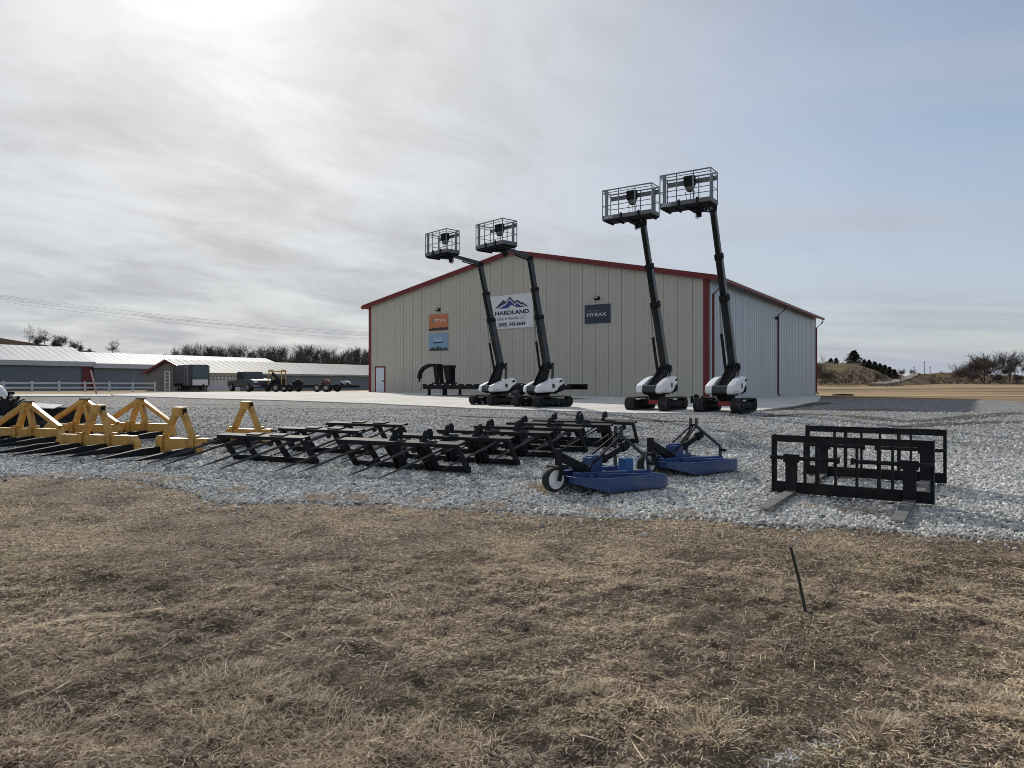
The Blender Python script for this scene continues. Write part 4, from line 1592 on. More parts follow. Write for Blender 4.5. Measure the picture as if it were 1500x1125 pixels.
a6['label'] = 'narrow yellow frame standing behind the hookless bale spear frame'
for o in (a1, a2, a3, a4, a5, a6):
    o.location.z += 0.045

# ------------------------------------------------------------------ rotary cutters
def cutter(label, extra):
    r = thing('rotary_cutter', label, 'rotary cutter', (0, 0, 0), 0.60, 'blue rotary cutters on the gravel')
    plan = [(-0.70, -0.30), (-0.40, -0.64), (0.66, -0.68), (0.80, -0.60), (0.80, 0.60), (0.66, 0.66), (-0.40, 0.64), (-0.70, 0.30)]
    inner = [(a * 0.97, b * 0.96) for a, b in plan]
    q = MB()
    n = len(plan)
    zl, zt = 0.015, 0.215
    vs = [(a, b, zl + (0.10 if a < -0.5 else 0)) for a, b in plan] + [(a, b, zt - (0.03 if a > 0.7 else 0)) for a, b in plan]
    vs += [(a, b, zl + 0.01 + (0.10 if a < -0.5 else 0)) for a, b in inner] + [(a, b, zt - 0.05) for a, b in inner] + [(a, b, zt - (0.03 if a > 0.7 else 0)) for a, b in inner]
    fs = []
    for i in range(n):
        j = (i + 1) % n
        fs += [(i, j, n + j, n + i), (2 * n + i, 3 * n + i, 3 * n + j, 2 * n + j), (i, 2 * n + i, 2 * n + j, j), (n + i, n + j, 4 * n + j, 4 * n + i), (4 * n + i, 4 * n + j, 3 * n + j, 3 * n + i)]
    fs.append(tuple(range(3 * n, 4 * n)))
    q.add(vs, fs)
    deck = q.build('deck', mat['blue'], r, bevel=0.006)
    q = MB()
    for sg in (1, -1):
        q.beam((-0.60, sg * 0.16, 0.205), (0.70, sg * 0.34, 0.185), 0.09, 0.10, (0, 1, 0))
        q.beam((-0.30, sg * 0.30, 0.20), (0.55, sg * 0.55, 0.18), 0.06, 0.07, (0, 1, 0))
    q.box((-0.15, 0, 0.19), (0.55, 0.55, 0.06))
    q.build('deck_rib', mat['blue'], deck, bevel=0.006)
    q = MB()
    q.box((-0.13, 0, 0.32), (0.22, 0.20, 0.25)).box((-0.13, 0, 0.455), (0.18, 0.16, 0.03))
    gb = q.build('gearbox', mat['blue'], r, bevel=0.02)
    # driveline resting up to the right
    q = MB()
    q.tube([(-0.02, -0.02, 0.38), (0.08, -0.03, 0.41), (0.11, -0.03, 0.42), (0.32, -0.06, 0.52), (0.42, -0.07, 0.57)], [0.05, 0.07, 0.048, 0.045, 0.042], 10)
    q.tube([(0.38, -0.065, 0.55), (0.48, -0.075, 0.60)], 0.07, 10)
    q.build('drive_shaft', mat['black'], r, True)
    # A-mast
    for sg in (1, -1):
        q = MB()
        q.beam((0.66, sg * 0.36, 0.20), (0.64, sg * 0.36, 0.40), 0.03, 0.05)
        q.beam((0.64, sg * 0.36, 0.40), (0.38, sg * 0.06, 0.74), 0.028, 0.04)
        q.beam((0.38, sg * 0.06, 0.72), (0.38, sg * 0.06, 0.88), 0.025, 0.05)
        q.build('mast_leg', mat['boom'], r)
        q = MB()
        q.tube([(0.38, sg * 0.06, 0.74), (-0.42, sg * 0.14, 0.24)], 0.016, 6)
        q.build('brace', mat['black'], r, True)
    q = MB()
    q.box((0.38, 0, 0.76), (0.05, 0.12, 0.03))
    q.tube([(0.64, -0.36, 0.34), (0.64, -0.48, 0.34)], 0.025, 8)
    q.tube([(0.37, 0.0, 0.73), (0.0, 0.0, 0.44)], 0.014, 6)
    q.build('mast_pin', mat['black'], r, True)
    # tail wheel
    q = MB()
    q.beam((-0.80, -0.06, 0.50), (-0.24, -0.02, 0.24), 0.09, 0.10, (0, 1, 0), 0.12, 0.13)
    q.box((-0.81, -0.06, 0.45), (0.08, 0.08, 0.30)).box((-0.82, -0.06, 0.345), (0.22, 0.24, 0.05))
    for sg in (1, -1):
        q.beam((-0.82, -0.06 + sg * 0.10, 0.35), (-0.88, -0.06 + sg * 0.10, 0.16), 0.03, 0.06)
    q.build('tail_arm', mat['black'], r, bevel=0.006)
    wc = (-0.89, -0.06, 0.178)
    q = MB()
    prof = [(0.135, -0.055), (0.165, -0.07), (0.18, -0.035), (0.18, 0.035), (0.165, 0.07), (0.135, 0.055)]
    m = 28
    vs, fs = [], []
    for i in range(m):
        a = 2 * math.pi * i / m
        vs += [(wc[0] + ra * math.cos(a), wc[1] + t, wc[2] + ra * math.sin(a)) for ra, t in prof]
    k = len(prof)
    for i in range(m):
        for j in range(k):
            fs.append((i * k + j, i * k + (j + 1) % k, ((i + 1) % m) * k + (j + 1) % k, ((i + 1) % m) * k + j))
    q.add(vs, fs)
    wh = q.build('tail_wheel', mat['rubber'], r, True)
    q = MB()
    q.tube([(wc[0], wc[1] - 0.05, wc[2]), (wc[0], wc[1] + 0.05, wc[2])], 0.138, 24)
    q.tube([(wc[0], wc[1] - 0.065, wc[2]), (wc[0], wc[1] + 0.065, wc[2])], 0.045, 12)
    q.build('rim', mat['white'], wh, True)
    if extra:
        q = MB()
        q.box((0.42, -0.12, 0.30), (0.16, 0.18, 0.22))
        q.build('shaft_shield', M('light blue paint', (0.03, 0.12, 0.30), 0.4), r, bevel=0.02)
    return r


k1 = cutter('nearer blue rotary cutter whose tail wheel stands beside the bale spears', True)
k1.location = (1.29, 10.45, float(T(1.29, 10.45)) + 0.035)
k2 = cutter('farther blue rotary cutter with an upright black mast, right of the other', False)
k2.location = (2.86, 12.08, float(T(2.86, 12.08)) + 0.035)
k2.rotation_euler.z = 0.66

# ------------------------------------------------------------------ pallet fork frames
def pallet_fork(label):
    """origin at the left end of the base on the ground; X along the frame, -Y towards the tips"""
    r = thing('pallet_fork', label, 'pallet fork', (0, 0, 0), 0, 'black pallet fork frames on the gravel')
    L_ = 1.94
    H_ = 0.80
    q = MB()
    q.span((0.0, -0.05, H_ - 0.075), (L_, 0.05, H_)).span((0.0, -0.05, H_), (L_, -0.035, H_ + 0.02))
    q.build('top_rail', mat['black'], r, bevel=0.006)
    q = MB()
    q.span((0.0, -0.04, 0.02), (L_, 0.02, 0.17)).span((0.0, 0.02, 0.02), (L_, 0.10, 0.05))
    q.build('bottom_rail', mat['black'], r, bevel=0.006)
    for x, w_ in ((0.02, 0.04), (0.42, 0.026), (0.58, 0.042), (0.81, 0.026), (1.07, 0.026), (1.33, 0.042), (1.49, 0.026), (L_ - 0.014, 0.028)):
        q = MB()
        q.span((x - w_ / 2, -0.045, 0.17), (x + w_ / 2, 0.045, H_ - 0.075))
        q.build('upright', mat['black'], r)
    q = MB()
    q.xy([(-0.012, -0.06), (0.0, -0.06), (0.0, 0.14), (-0.012, 0.14)], 0.02, H_ + 0.02).xy([(L_, -0.06), (L_ + 0.012, -0.06), (L_ + 0.012, 0.14), (L_, 0.14)], 0.02, H_ + 0.02)
    q.build('end_plate', mat['black'], r)
    for x0, x1 in ((-0.02, 0.85), (1.03, L_ + 0.02)):
        q = MB()
        q.tube([(x0, -0.085, 0.51), (x1, -0.085, 0.51)], 0.028, 10).tube([(x1 - 0.02 if x0 < 0.5 else x0 - 0.02, -0.085, 0.51), (x1 + 0.02 if x0 < 0.5 else x0 + 0.02, -0.085, 0.51)], 0.045, 10)
        q.build('fork_shaft', mat['black'], r, True)
    for x in (0.26, 1.69):
        q = MB()
        q.yz([(-0.055, 0.03), (-0.055, 0.53), (-0.115, 0.53), (-0.12, 0.03)], x - 0.075, x + 0.075)
        q.span((x - 0.10, -0.13, 0.45), (x + 0.10, -0.05, 0.56))
        f = q.build('fork', mat['black'], r, bevel=0.006)
        q = MB()
        q.prism([(-0.121, 0.025), (-0.121, 0.065), (-0.30, 0.06), (-1.55, 0.04), (-1.58, 0.025)], lambda a, b, t: (t, a, b), x - 0.07, x + 0.07)
        q.build('fork_blade', mat['tine'], f, bevel=0.006)
    return r


fr = math.atan2(-0.56, 0.83)
f1 = pallet_fork('nearer pallet fork frame, its two fork blades pointing at the grass')
f1.location = G(1133, 724) + Vector((0, 0, 0.025))
f1.rotation_euler.z = fr
f2 = copy_tree(f1)
e2 = G(1385, 715)
f2.location = Vector((e2.x - 1.94 * math.cos(fr), e2.y - 1.94 * math.sin(fr), float(T(e2.x - 1.7, e2.y + 1.1)) + 0.025))
f2.rotation_euler.z = fr
f2['label'] = 'farther pallet fork frame, standing behind the one with blades at the grass'

# ------------------------------------------------------------------ things at the left edge
r = thing('box_pusher', 'low wide black box pusher blade lying behind the yellow frames', 'pusher blade', G(86, 634) + Vector((0, 0, 0.02)), -0.22)
q = MB()
q.yz([(0.0, 0.0), (0.08, 0.0), (0.10, 0.62), (0.02, 0.64)], -1.25, 1.05)
q.build('moldboard', mat['black'], r)
for x in (-1.25, 1.0):
    q = MB()
    q.yz([(0.0, 0.0), (0.0, 0.62), (-0.35, 0.50), (-0.85, 0.06), (-0.85, 0.0)], x, x + 0.05)
    q.build('side_plate', mat['black'], r)
q = MB()
q.yz([(-0.03, 0.02), (0.0, 0.02), (0.0, 0.3), (-0.03, 0.3)], -1.19, 0.99)
q.span((-1.2, -0.6, 0.02), (0.98, -0.04, 0.06))
q.build('cutting_edge', mat['rubber'], r)
q = MB()
q.box((-0.55, 0.07, 0.67), (0.95, 0.34, 0.025), Matrix.Rotation(0.25, 3, 'X') @ Matrix.Rotation(0.05, 3, 'Y'))
q.build('top_flap', mat['offwhite'], r)

r = thing('toothed_roller', 'black toothed roller standing behind the leftmost yellow frame', 'roller', G(15, 612) + Vector((0, 0, 0.02)), 0.35)
q = MB()
m = 11
pr = []
for i in range(m):
    a = 2 * math.pi * i / m
    for da, ra in ((0.0, 0.25), (0.16, 0.36), (0.30, 0.34), (0.38, 0.25)):
        pr.append((ra * math.cos(a + da), 0.36 + ra * math.sin(a + da)))
for k in range(5):
    tw = 0.12 * k
    pk = [(a * math.cos(tw) - (b - 0.36) * math.sin(tw), 0.36 + a * math.sin(tw) + (b - 0.36) * math.cos(tw)) for a, b in pr]
    q.xz(pk, 0.24 * k - 0.5, 0.24 * k - 0.42)
q.build('tooth_disc', mat['black'], r)
q = MB()
q.tube([(0, -0.6, 0.36), (0, 0.65, 0.36)], 0.16, 12)
q.build('axle', mat['black'], r, True)

r = thing('storage_tank', 'white rounded tank cut off by the left picture edge', 'tank', G(-28, 606) + Vector((0, 0, 0.03)), -0.3)
q = MB()
pts = [(-1.0 + 2.0 * i / 12, 0, 0.60) for i in range(13)]
rad = [0.50 * math.sqrt(max(0.02, 1 - ((i - 6) / 6.0) ** 4)) for i in range(13)]
q.tube(pts, rad, 28)
q.build('shell', mat['white'], r, True)
q = MB()
q.span((-0.8, -0.4, 0.0), (-0.6, 0.4, 0.16)).span((0.6, -0.4, 0.0), (0.8, 0.4, 0.16)).span((-1.0, -0.42, 0.16), (1.0, -0.36, 0.26)).span((-1.0, 0.36, 0.16), (1.0, 0.42, 0.26))
q.build('skid', mat['black'], r)
p = G(4, 583)
r = thing('drawbar', 'short black drawbar lying at the end of the narrow driveway strip', 'drawbar', p + Vector((0, 0, 0.09)), -0.2)
q = MB()
q.span((-0.7, -0.1, 0.12), (0.5, 0.1, 0.30)).tube([(0.5, 0, 0.2), (0.75, 0, 0.2)], 0.10, 10).span((-0.5, -0.2, 0.0), (-0.4, 0.2, 0.12)).span((0.2, -0.2, 0.0), (0.3, 0.2, 0.12))
q.build('bar', mat['black'], r)

# thin stake in the turf and the marker by the driveway
b_ = G(1184, 905)
r = tag(MB().tube([(0.0, 0, -0.05), (-0.055, 0.01, 0.24), (-0.112, 0.02, 0.48)], 0.0105, 8).box((-0.002, 0, 0.02), (0.05, 0.04, 0.05)).build('stake', mat['stake'], None, loc=b_), 'thin dark stake leaning in the dry grass in the foreground', 'stake')
p = G(142, 578.5)
tag(MB().beam((0, 0, -0.05), (-0.42, 0, 1.72), 0.11, 0.04, (1, 0, 0)).build('marker_stake', mat['pinkwood'], None, loc=p), 'leaning faded orange marker stake in front of the white fence', 'marker stake')

# ------------------------------------------------------------------ white two-rail fence
pA, pB = Vector((-46.5, 63.5, 0)), Vector((-37.6, 74.5, 0))
fdir = (pB - pA).normalized()
pA = pA - fdir * 6.0
ln = (pB - pA).length
nf = 9
r = thing('rail_fence', 'white two rail board fence in front of the slate grey barn', 'fence', pA, math.atan2(fdir.y, fdir.x))
for i in range(nf + 1):
    x = ln * i / nf
    w_ = pA + fdir * x
    z = float(T(w_.x, w_.y))
    q = MB()
    q.span((x - 0.075, -0.075, z - 0.1), (x + 0.075, 0.075, z + 0.98)).add([(x - 0.1, -0.1, z + 0.98), (x + 0.1, -0.1, z + 0.98), (x + 0.1, 0.1, z + 0.98), (x - 0.1, 0.1, z + 0.98), (x, 0, z + 1.05)],
                                                                          [(3, 2, 1, 0), (0, 1, 4), (1, 2, 4), (2, 3, 4), (3, 0, 4)])
    q.build('post', mat['fence'], r)
for i in range(nf):
    xa, xb = ln * i / nf + 0.078, ln * (i + 1) / nf - 0.078
    wa, wb = pA + fdir * xa, pA + fdir * xb
    for h_ in (0.86, 0.42):
        q = MB()
        q.beam((xa, 0, float(T(wa.x, wa.y)) + h_), (xb, 0, float(T(wb.x, wb.y)) + h_), 0.045, 0.15)
        q.build('rail', mat['fence'], r)

# ------------------------------------------------------------------ enclosed trailer, gate, truck, flatbeds
p = G(278, 573.5)
p = Vector((p.x, p.y, float(T(p.x, p.y)) + 0.08))
hd = Vector((0.66, -0.75, 0)).normalized()
r = thing('enclosed_trailer', 'tall dark grey enclosed cargo trailer with a bright front panel', 'cargo trailer', p, math.atan2(hd.y, hd.x))
# local +X = towards the tow end, origin under the near (right hand) front corner, body spans y 0..2.1
q = MB()
q.prism([(-6.0, 0.0), (-0.2, 0.0), (0.05, 0.25), (0.05, 1.85), (-0.2, 2.1), (-6.0, 2.1)], lambda a, b, t: (a, b, t), 0.55, 2.72)
q.prism([(-6.0, 0.1), (-0.25, 0.1), (0.0, 0.32), (0.0, 1.78), (-0.25, 2.0), (-6.0, 2.0)], lambda a, b, t: (a, b, t), 2.72, 2.80)
bd = q.build('body', mat['trailer'], r)
q = MB()
q.prism([(0.052, 0.26), (0.058, 0.26), (0.058, 1.84), (0.052, 1.84)], lambda a, b, t: (a, b, t), 1.22, 2.70)
q.build('front_skin', mat['trailerblue'], bd)
q = MB()
q.prism([(0.052, 0.26), (0.07, 0.26), (0.07, 1.84), (0.052, 1.84)], lambda a, b, t: (a, b, t), 0.58, 1.20)
q.build('stone_guard', mat['white'], bd)
q = MB()
q.span((-1.75, -0.03, 0.62), (-0.75, -0.002, 2.55))
dd = q.build('side_door', mat['trailer'], bd)
q = MB()
q.span((-1.80, -0.035, 0.60), (-1.75, -0.002, 2.6)).span((-0.75, -0.035, 0.60), (-0.70, -0.002, 2.6)).span((-1.75, -0.035, 2.55), (-0.75, -0.002, 2.6))
q.build('frame', mat['fascia'], dd)
for x in (-4.1, -3.2):
    for y in (-0.06, 1.96):
        q = MB()
        q.tube([(x, y, 0.36), (x, y + 0.2, 0.36)], 0.36, 20)
        wl = q.build('wheel', mat['rubber'], r, True)
        q = MB()
        q.tube([(x, y - 0.01, 0.36), (x, y + 0.21, 0.36)], 0.19, 14)
        q.build('rim', mat['steel'], wl, True)
q = MB()
q.span((-4.6, -0.2, 0.74), (-2.7, -0.005, 0.78)).span((-4.6, -0.2, 0.5), (-4.56, -0.005, 0.74)).span((-2.74, -0.2, 0.5), (-2.7, -0.005, 0.74))
q.build('mudguard', mat['black'], r)
q = MB()
q.beam((-0.4, 0.25, 0.50), (1.3, 1.05, 0.50), 0.10, 0.12).beam((-0.4, 1.85, 0.50), (1.3, 1.05, 0.50), 0.10, 0.12).span((1.0, 1.0, 0.0), (1.1, 1.1, 0.75)).span((-6.0, 0.15, 0.42), (-0.3, 1.95, 0.55))
q.build('tongue', mat['black'], r)

p = G(245, 575.5)
r = thing('stock_gate', 'pale metal gate panel standing beside the dark cargo trailer', 'gate', (p.x, p.y, float(T(p.x, p.y)) + 0.08), -0.7)
q = MB()
for x in (-0.42, 0.42):
    q.tube([(x, 0, 0), (x, 0, 1.75)], 0.035, 6)
q.build('frame', mat['fence'], r, True)
q = MB()
for z in (0.2, 0.5, 0.8, 1.1, 1.4, 1.72):
    q.tube([(-0.42, 0, z), (0.42, 0, z)], 0.025, 6)
q.build('rails', mat['fence'], r, True)

p = G(366, 574.6)
p = Vector((p.x, p.y, float(T(p.x, p.y)) + 0.08))
r = thing('pickup_truck', 'dark grey pickup truck parked in front of the low barn', 'truck', p, math.radians(-45))
q = MB()
prof = [(-2.75, 0.50), (-2.75, 1.05), (-0.75, 1.08), (-0.70, 1.72), (-0.45, 1.84), (0.55, 1.82), (1.15, 1.18), (2.35, 1.10), (2.65, 0.95), (2.70, 0.50), (2.2, 0.42), (-2.3, 0.42)]
q.xz(prof, -0.95, 0.95)
bd = q.build('body', mat['truck'], r, True, bevel=0.05)
for y in (-0.957, 0.957):
    q = MB()
    q.xz([(-0.58, 1.16), (-0.56, 1.66), (-0.40, 1.74), (0.02, 1.73), (0.02, 1.15)], y - 0.004, y + 0.004)
    q.xz([(0.10, 1.15), (0.10, 1.73), (0.48, 1.72), (0.98, 1.16)], y - 0.004, y + 0.004)
    q.build('side_window', mat['glass'], bd)
q = MB()
q.prism([(0.60, 1.80), (1.13, 1.21), (1.16, 1.23), (0.63, 1.82)], lambda a, b, t: (a, t, b), -0.8, 0.8)
q.build('windscreen', mat['glass'], bd)
for y in (-0.7, 0.7):
    q = MB()
    q.box((2.69, y, 0.86), (0.05, 0.34, 0.16))
    q.build('headlight', mat['offwhite'], bd)
q = MB()
q.box((2.74, 0, 0.52), (0.12, 1.85, 0.16)).box((-2.8, 0, 0.56), (0.12, 1.8, 0.14))
q.build('bumper', mat['steel'], bd, bevel=0.02)
for x in (-1.75, 1.75):
    for y in (-0.9, 0.9):
        q = MB()
        q.tube([(x, y - 0.13, 0.38), (x, y + 0.13, 0.38)], 0.39, 22)
        wl = q.build('wheel', mat['rubber'], r, True)
        q = MB()
        q.tube([(x, y - 0.14, 0.38), (x, y + 0.14, 0.38)], 0.22, 16)
        q.build('rim', mat['steel'], wl, True)


def flatbed(label, px, py, rz, L_, W_):
    p = G(px, py)
    r = thing('flatbed_trailer', label, 'flatbed trailer', (p.x, p.y, float(T(p.x, p.y)) + 0.06), rz)
    q = MB()
    q.span((-L_ / 2, -W_ / 2, 0.52), (L_ / 2, W_ / 2, 0.62)).span((-L_ / 2, -W_ / 2, 0.38), (L_ / 2, -W_ / 2 + 0.08, 0.52)).span((-L_ / 2, W_ / 2 - 0.08, 0.38), (L_ / 2, W_ / 2, 0.52))
    q.build('deck', mat['black'], r)
    q = MB()
    q.beam((-L_ / 2, -0.5, 0.45), (-L_ / 2 - 1.2, 0, 0.45), 0.1, 0.1).beam((-L_ / 2, 0.5, 0.45), (-L_ / 2 - 1.2, 0, 0.45), 0.1, 0.1)
    q.build('tongue', mat['black'], r)
    for x in (0.2, 1.05):
        for y in (-W_ / 2 - 0.12, W_ / 2 + 0.12):
            q = MB()
            q.tube([(x, y - 0.1, 0.36), (x, y + 0.1, 0.36)], 0.36, 18)
            wl = q.build('wheel', mat['rubber'], r, True)
            q = MB()
            q.tube([(x, y - 0.11, 0.36), (x, y + 0.11, 0.36)], 0.18, 12)
            q.build('rim', mat['steel'], wl, True)
    return r


fb = flatbed('black flatbed trailer carrying the yellow rack, behind the grey pickup', 412, 574.8, math.radians(-14), 4.6, 2.1)
fb2 = flatbed('low black flatbed trailer at the right, carrying red and white machines', 470, 575, math.radians(-10), 6.4, 2.1)


def on_bed(o, x, y, z=0.62):
    c, s_ = math.cos(o.rotation_euler.z), math.sin(o.rotation_euler.z)
    return Vector((o.location.x + c * x - s_ * y, o.location.y + s_ * x + c * y, o.location.z + z))


r = thing('lift_rack', 'yellow lift rack standing on the flatbed trailer behind the pickup', 'rack', on_bed(fb, -0.4, 0), math.radians(-14))
q = MB()
for x in (-0.95, 0.95):
    for y in (-0.5, 0.5):
        q.span((x - 0.05, y - 0.05, 0), (x + 0.05, y + 0.05, 1.30))
q.span((-0.95, -0.55, 1.22), (0.95, -0.45, 1.32)).span((-0.95, 0.45, 1.22), (0.95, 0.55, 1.32)).span((-1.0, -0.55, 1.321), (-0.9, 0.55, 1.45)).span((0.9, -0.55, 1.321), (1.0, 0.55, 1.45))
q.build('frame', mat['yellow'], r)
q = MB()
q.beam((-0.75, 0, 1.1), (0.85, 0, 0.2), 0.3, 0.25).box((0.4, 0, 0.28), (1.0, 0.7, 0.56)).box((-0.6, 0, 0.25), (0.4, 0.6, 0.5))
q.build('machine_arm', mat['black'], r)
r.scale = (0.68, 0.7, 0.95)
r = thing('engine_unit', 'dark engine unit standing on the flatbed near the yellow rack', 'engine', on_bed(fb2, -2.2, 0), math.radians(-10))
q = MB()
q.box((0, 0, 0.22), (1.1, 0.9, 0.44)).tube([(-0.2, 0, 0.44), (0.3, 0, 0.44)], 0.26, 14)
q.build('housing', mat['black'], r, bevel=0.04)
MB().tube([(0.35, 0.2, 0.4), (0.35, 0.2, 0.75)], 0.05, 8).build('exhaust', mat['steel'], r, True)
r.scale = (0.7, 0.7, 0.7)
r = thing('small_machine', 'small red machine standing on the low flatbed trailer', 'machine', on_bed(fb2, 0.5, 0), math.radians(-10))
q = MB()
q.xz([(-0.65, 0.12), (0.65, 0.12), (0.60, 0.45), (0.2, 0.60), (-0.5, 0.55), (-0.65, 0.35)], -0.4, 0.4)
q.build('hood', M('faded red paint', (0.22, 0.06, 0.055), 0.6), r, bevel=0.05)
q = MB()
for x in (-0.4, 0.4):
    q.tube([(x, -0.45, 0.15), (x, 0.45, 0.15)], 0.15, 14)
q.build('wheel', mat['rubber'], r, True)
r.scale = (0.55, 0.6, 0.8)
r = thing('small_machine', 'small white machine at the right end of the low flatbed trailer', 'machine', on_bed(fb2, 2.3, 0), math.radians(-10))
q = MB()
q.xz([(-0.6, 0.10), (0.7, 0.10), (0.62, 0.32), (0.1, 0.46), (-0.55, 0.42)], -0.4, 0.4)
q.build('hood', mat['fascia'], r, bevel=0.05)
q = MB()
for x in (-0.4, 0.45):
    q.tube([(x, -0.45, 0.14), (x, 0.45, 0.14)], 0.14, 14)
q.build('wheel', mat['rubber'], r, True)
r.scale = (0.7, 0.6, 0.8)
# ------------------------------------------------------------------ hills
def hill(name, label, ridge, d0, d1, d2, m, base=1.5):
    """ridge: photo pixels of the skyline; climbs from distance d0 to d1, falls away to d2"""
    pxs = np.linspace(ridge[0][0], ridge[-1][0], 90)
    hy_ = np.interp(pxs, [p[0] for p in ridge], [p[1] for p in ridge])
    ds = np.concatenate([np.linspace(d0, d1, 26), np.linspace(d1, d2, 12)[1:]])
    V, n = [], len(pxs)
    for d in ds:
        for k in range(n):
            top = CAMZ + (CY - hy_[k]) / F * d1
            x = (pxs[k] - CX) / F * d
            if d <= d1:
                t = float(sm(d0, d1, d))
            else:
                t = 1 - float(sm(d1, d2, d))
            end = min(1.0, min(k, n - 1 - k) / 4.0)
            z = (base - 1.2) + (top - base + 1.2) * t * (0.25 + 0.75 * end)
            z += (float(fbm(x * 0.06, d * 0.06, 4, 3)) - 0.5) * 1.6 * t * (1 if d < d1 * 0.97 else 0.3)
            V.append((x, d, z))
    V = np.array(V)
    nd = len(ds)
    ii = (np.arange(nd - 1)[:, None] * n + np.arange(n - 1)[None, :]).ravel()
    tri = np.concatenate([np.stack([ii, ii + 1, ii + n + 1], 1), np.stack([ii, ii + n + 1, ii + n], 1)])
    o = np_mesh(name, V, tri, m, smooth=True)
    return tag(o, label, 'hill', kind='structure')


hillm = M('winter grass hillside', (0.15, 0.112, 0.07), 1.0, 0, 0.45, 0.06, 0.5, 0.8, 0.02, stain=(0.105, 0.075, 0.05), sscale=0.05)
hilld = M('dark winter hillside', (0.062, 0.042, 0.033), 1.0, 0, 0.3, 0.05, 0, 0.8, 0.0)
hill('hill', 'dark brown hillside rising behind the barns on the left', [(-260, 478), (-120, 487), (0, 496), (55, 504.5), (110, 512), (170, 519), (230, 526), (330, 540), (600, 548)], 150, 215, 330, hilld)
hill('hill', 'brown terraced hill right behind the building corner', [(1120, 540), (1165, 534), (1200, 532), (1262, 531.5), (1285, 536), (1300, 542), (1318, 549), (1345, 556)], 190, 250, 340, hillm)
hill('hill', 'low tan grass hill to the right of the sloping gravel road', [(1300, 561), (1322, 556), (1345, 549), (1383, 545.5), (1420, 547), (1460, 549), (1520, 551), (1600, 552), (1800, 550)], 215, 265, 360, hillm)

# pale gravel road climbing between the two hills
roadm = M('pale gravel road', (0.23, 0.205, 0.18), 0.95, 0, 0.2, 0.3, 0, 60, 0.05)
pts_l = [(1272, 561.5, 188), (1296, 558.3, 205), (1318, 553.5, 225), (1333, 548.8, 245), (1336, 545.8, 262)]
pts_r = [(1299, 561.8, 188), (1318, 558.8, 205), (1334, 553.8, 225), (1345, 549.0, 245), (1345.5, 545.8, 262)]
L_ = [at(*p) for p in pts_l]
R_ = [at(*p) for p in pts_r]
mb, bk_ = MB(), MB()
for i in range(len(L_) - 1):
    a, b, c, d = L_[i], R_[i], R_[i + 1], L_[i + 1]
    dn = Vector((0, 0, -0.12))
    mb.add([a, b, c, d, a + dn, b + dn, c + dn, d + dn], [(0, 1, 2, 3), (0, 4, 5, 1), (1, 5, 6, 2), (3, 2, 6, 7), (0, 3, 7, 4)])
    wl, wr = Vector((-2.0, -3, -2.2)), Vector((3.0, -7, -2.6))
    a, b, c, d = [p + dn * 0.9 for p in (a, b, c, d)]
    bk_.add([a, b, c, d, a + wl, b + wr, c + wr, d + wl], [(0, 1, 2, 3), (0, 4, 5, 1), (1, 5, 6, 2), (3, 2, 6, 7), (0, 3, 7, 4)])
tag(mb.build('gravel_road', roadm), 'pale gravel road climbing between the two hills', 'road', kind='structure')
tag(bk_.build('road_bank', hillm), 'grassy bank below the sloping gravel road', 'bank', kind='structure')


# ------------------------------------------------------------------ bare trees
def tree_meshes(seed, height, spread, depth=6, first=0.30, up=0.10, multi=1, lead=0.80, thin=0.026):
    """trunk with main limbs, and a crown of ever finer twigs, as two mesh builders"""
    rd = random.Random(seed)
    tr, cr = MB(), MB()

    def grow(p, d, ln, r, lev):
        segs = 4 if lev < 2 else (3 if lev < 4 else 2)
        pts, rs = [p], [r]
        dd = d.copy()
        for i in range(segs):
            dd = (dd + Vector((rd.uniform(-1, 1), rd.uniform(-1, 1), rd.uniform(-0.6, 0.8))) * (0.17 if lev else 0.07)).normalized()
            pts.append(pts[-1] + dd * ln / segs)
            rs.append(r * (1 - 0.45 * (i + 1) / segs))
        (tr if lev < 2 else cr).tube(pts, rs, 6 if lev < 1 else (4 if lev < 2 else 3))
        if lev >= depth:
            return
        ph = rd.uniform(0, 6.28)
        side = [1.0] + [rd.uniform(0.45 if lev == 0 else 0.25, 0.95) for _ in range(3 if lev < 3 else 2)]
        for i, f in enumerate(side):
            k = f * segs
            j = min(int(k), segs - 1)
            bp = pts[j].lerp(pts[j + 1], k - j)
            ax = dd.cross(Vector((math.cos(ph + i * 2.4), math.sin(ph + i * 2.4), 0.15))).normalized()
            ang = rd.uniform(0.05, 0.35) if i == 0 else rd.uniform(0.45, 0.95) * spread
            nd = Matrix.Rotation(ang, 3, ax) @ dd
            nd = (nd + Vector((0, 0, up))).normalized()
            grow(bp, nd, ln * (rd.uniform(lead - 0.08, lead + 0.06) if i == 0 else rd.uniform(0.52, 0.78)), max(rs[-1] * (0.85 if i == 0 else rd.uniform(0.45, 0.7)), thin), lev + 1)
    for k in range(multi):
        lean = Vector((rd.uniform(-0.35, 0.35), rd.uniform(-0.35, 0.35), 1)).normalized() if multi > 1 else Vector((rd.uniform(-0.06, 0.06), 0, 1)).normalized()
        grow(Vector((rd.uniform(-0.4, 0.4) * (multi > 1), rd.uniform(-0.4, 0.4) * (multi > 1), 0)), lean, height * first, height * 0.026 / math.sqrt(multi), 0)
    # bring to the asked height
    zm = max(v[2] for v in tr.v + cr.v)
    k = height / zm
    for b in (tr, cr):
        b.v = [(x * k, y * k, z * k) for x, y, z in b.v]
    return tr, cr


protos = {}


def tree_proto(key, *a, **k):
    tr, cr = tree_meshes(*a, **k)
    t = thing('bare_tree', 'proto', 'tree')
    tr.build('trunk', mat['bark'], t, True)
    cr.build('crown', mat['twig'], t)
    protos[key] = [t, False]


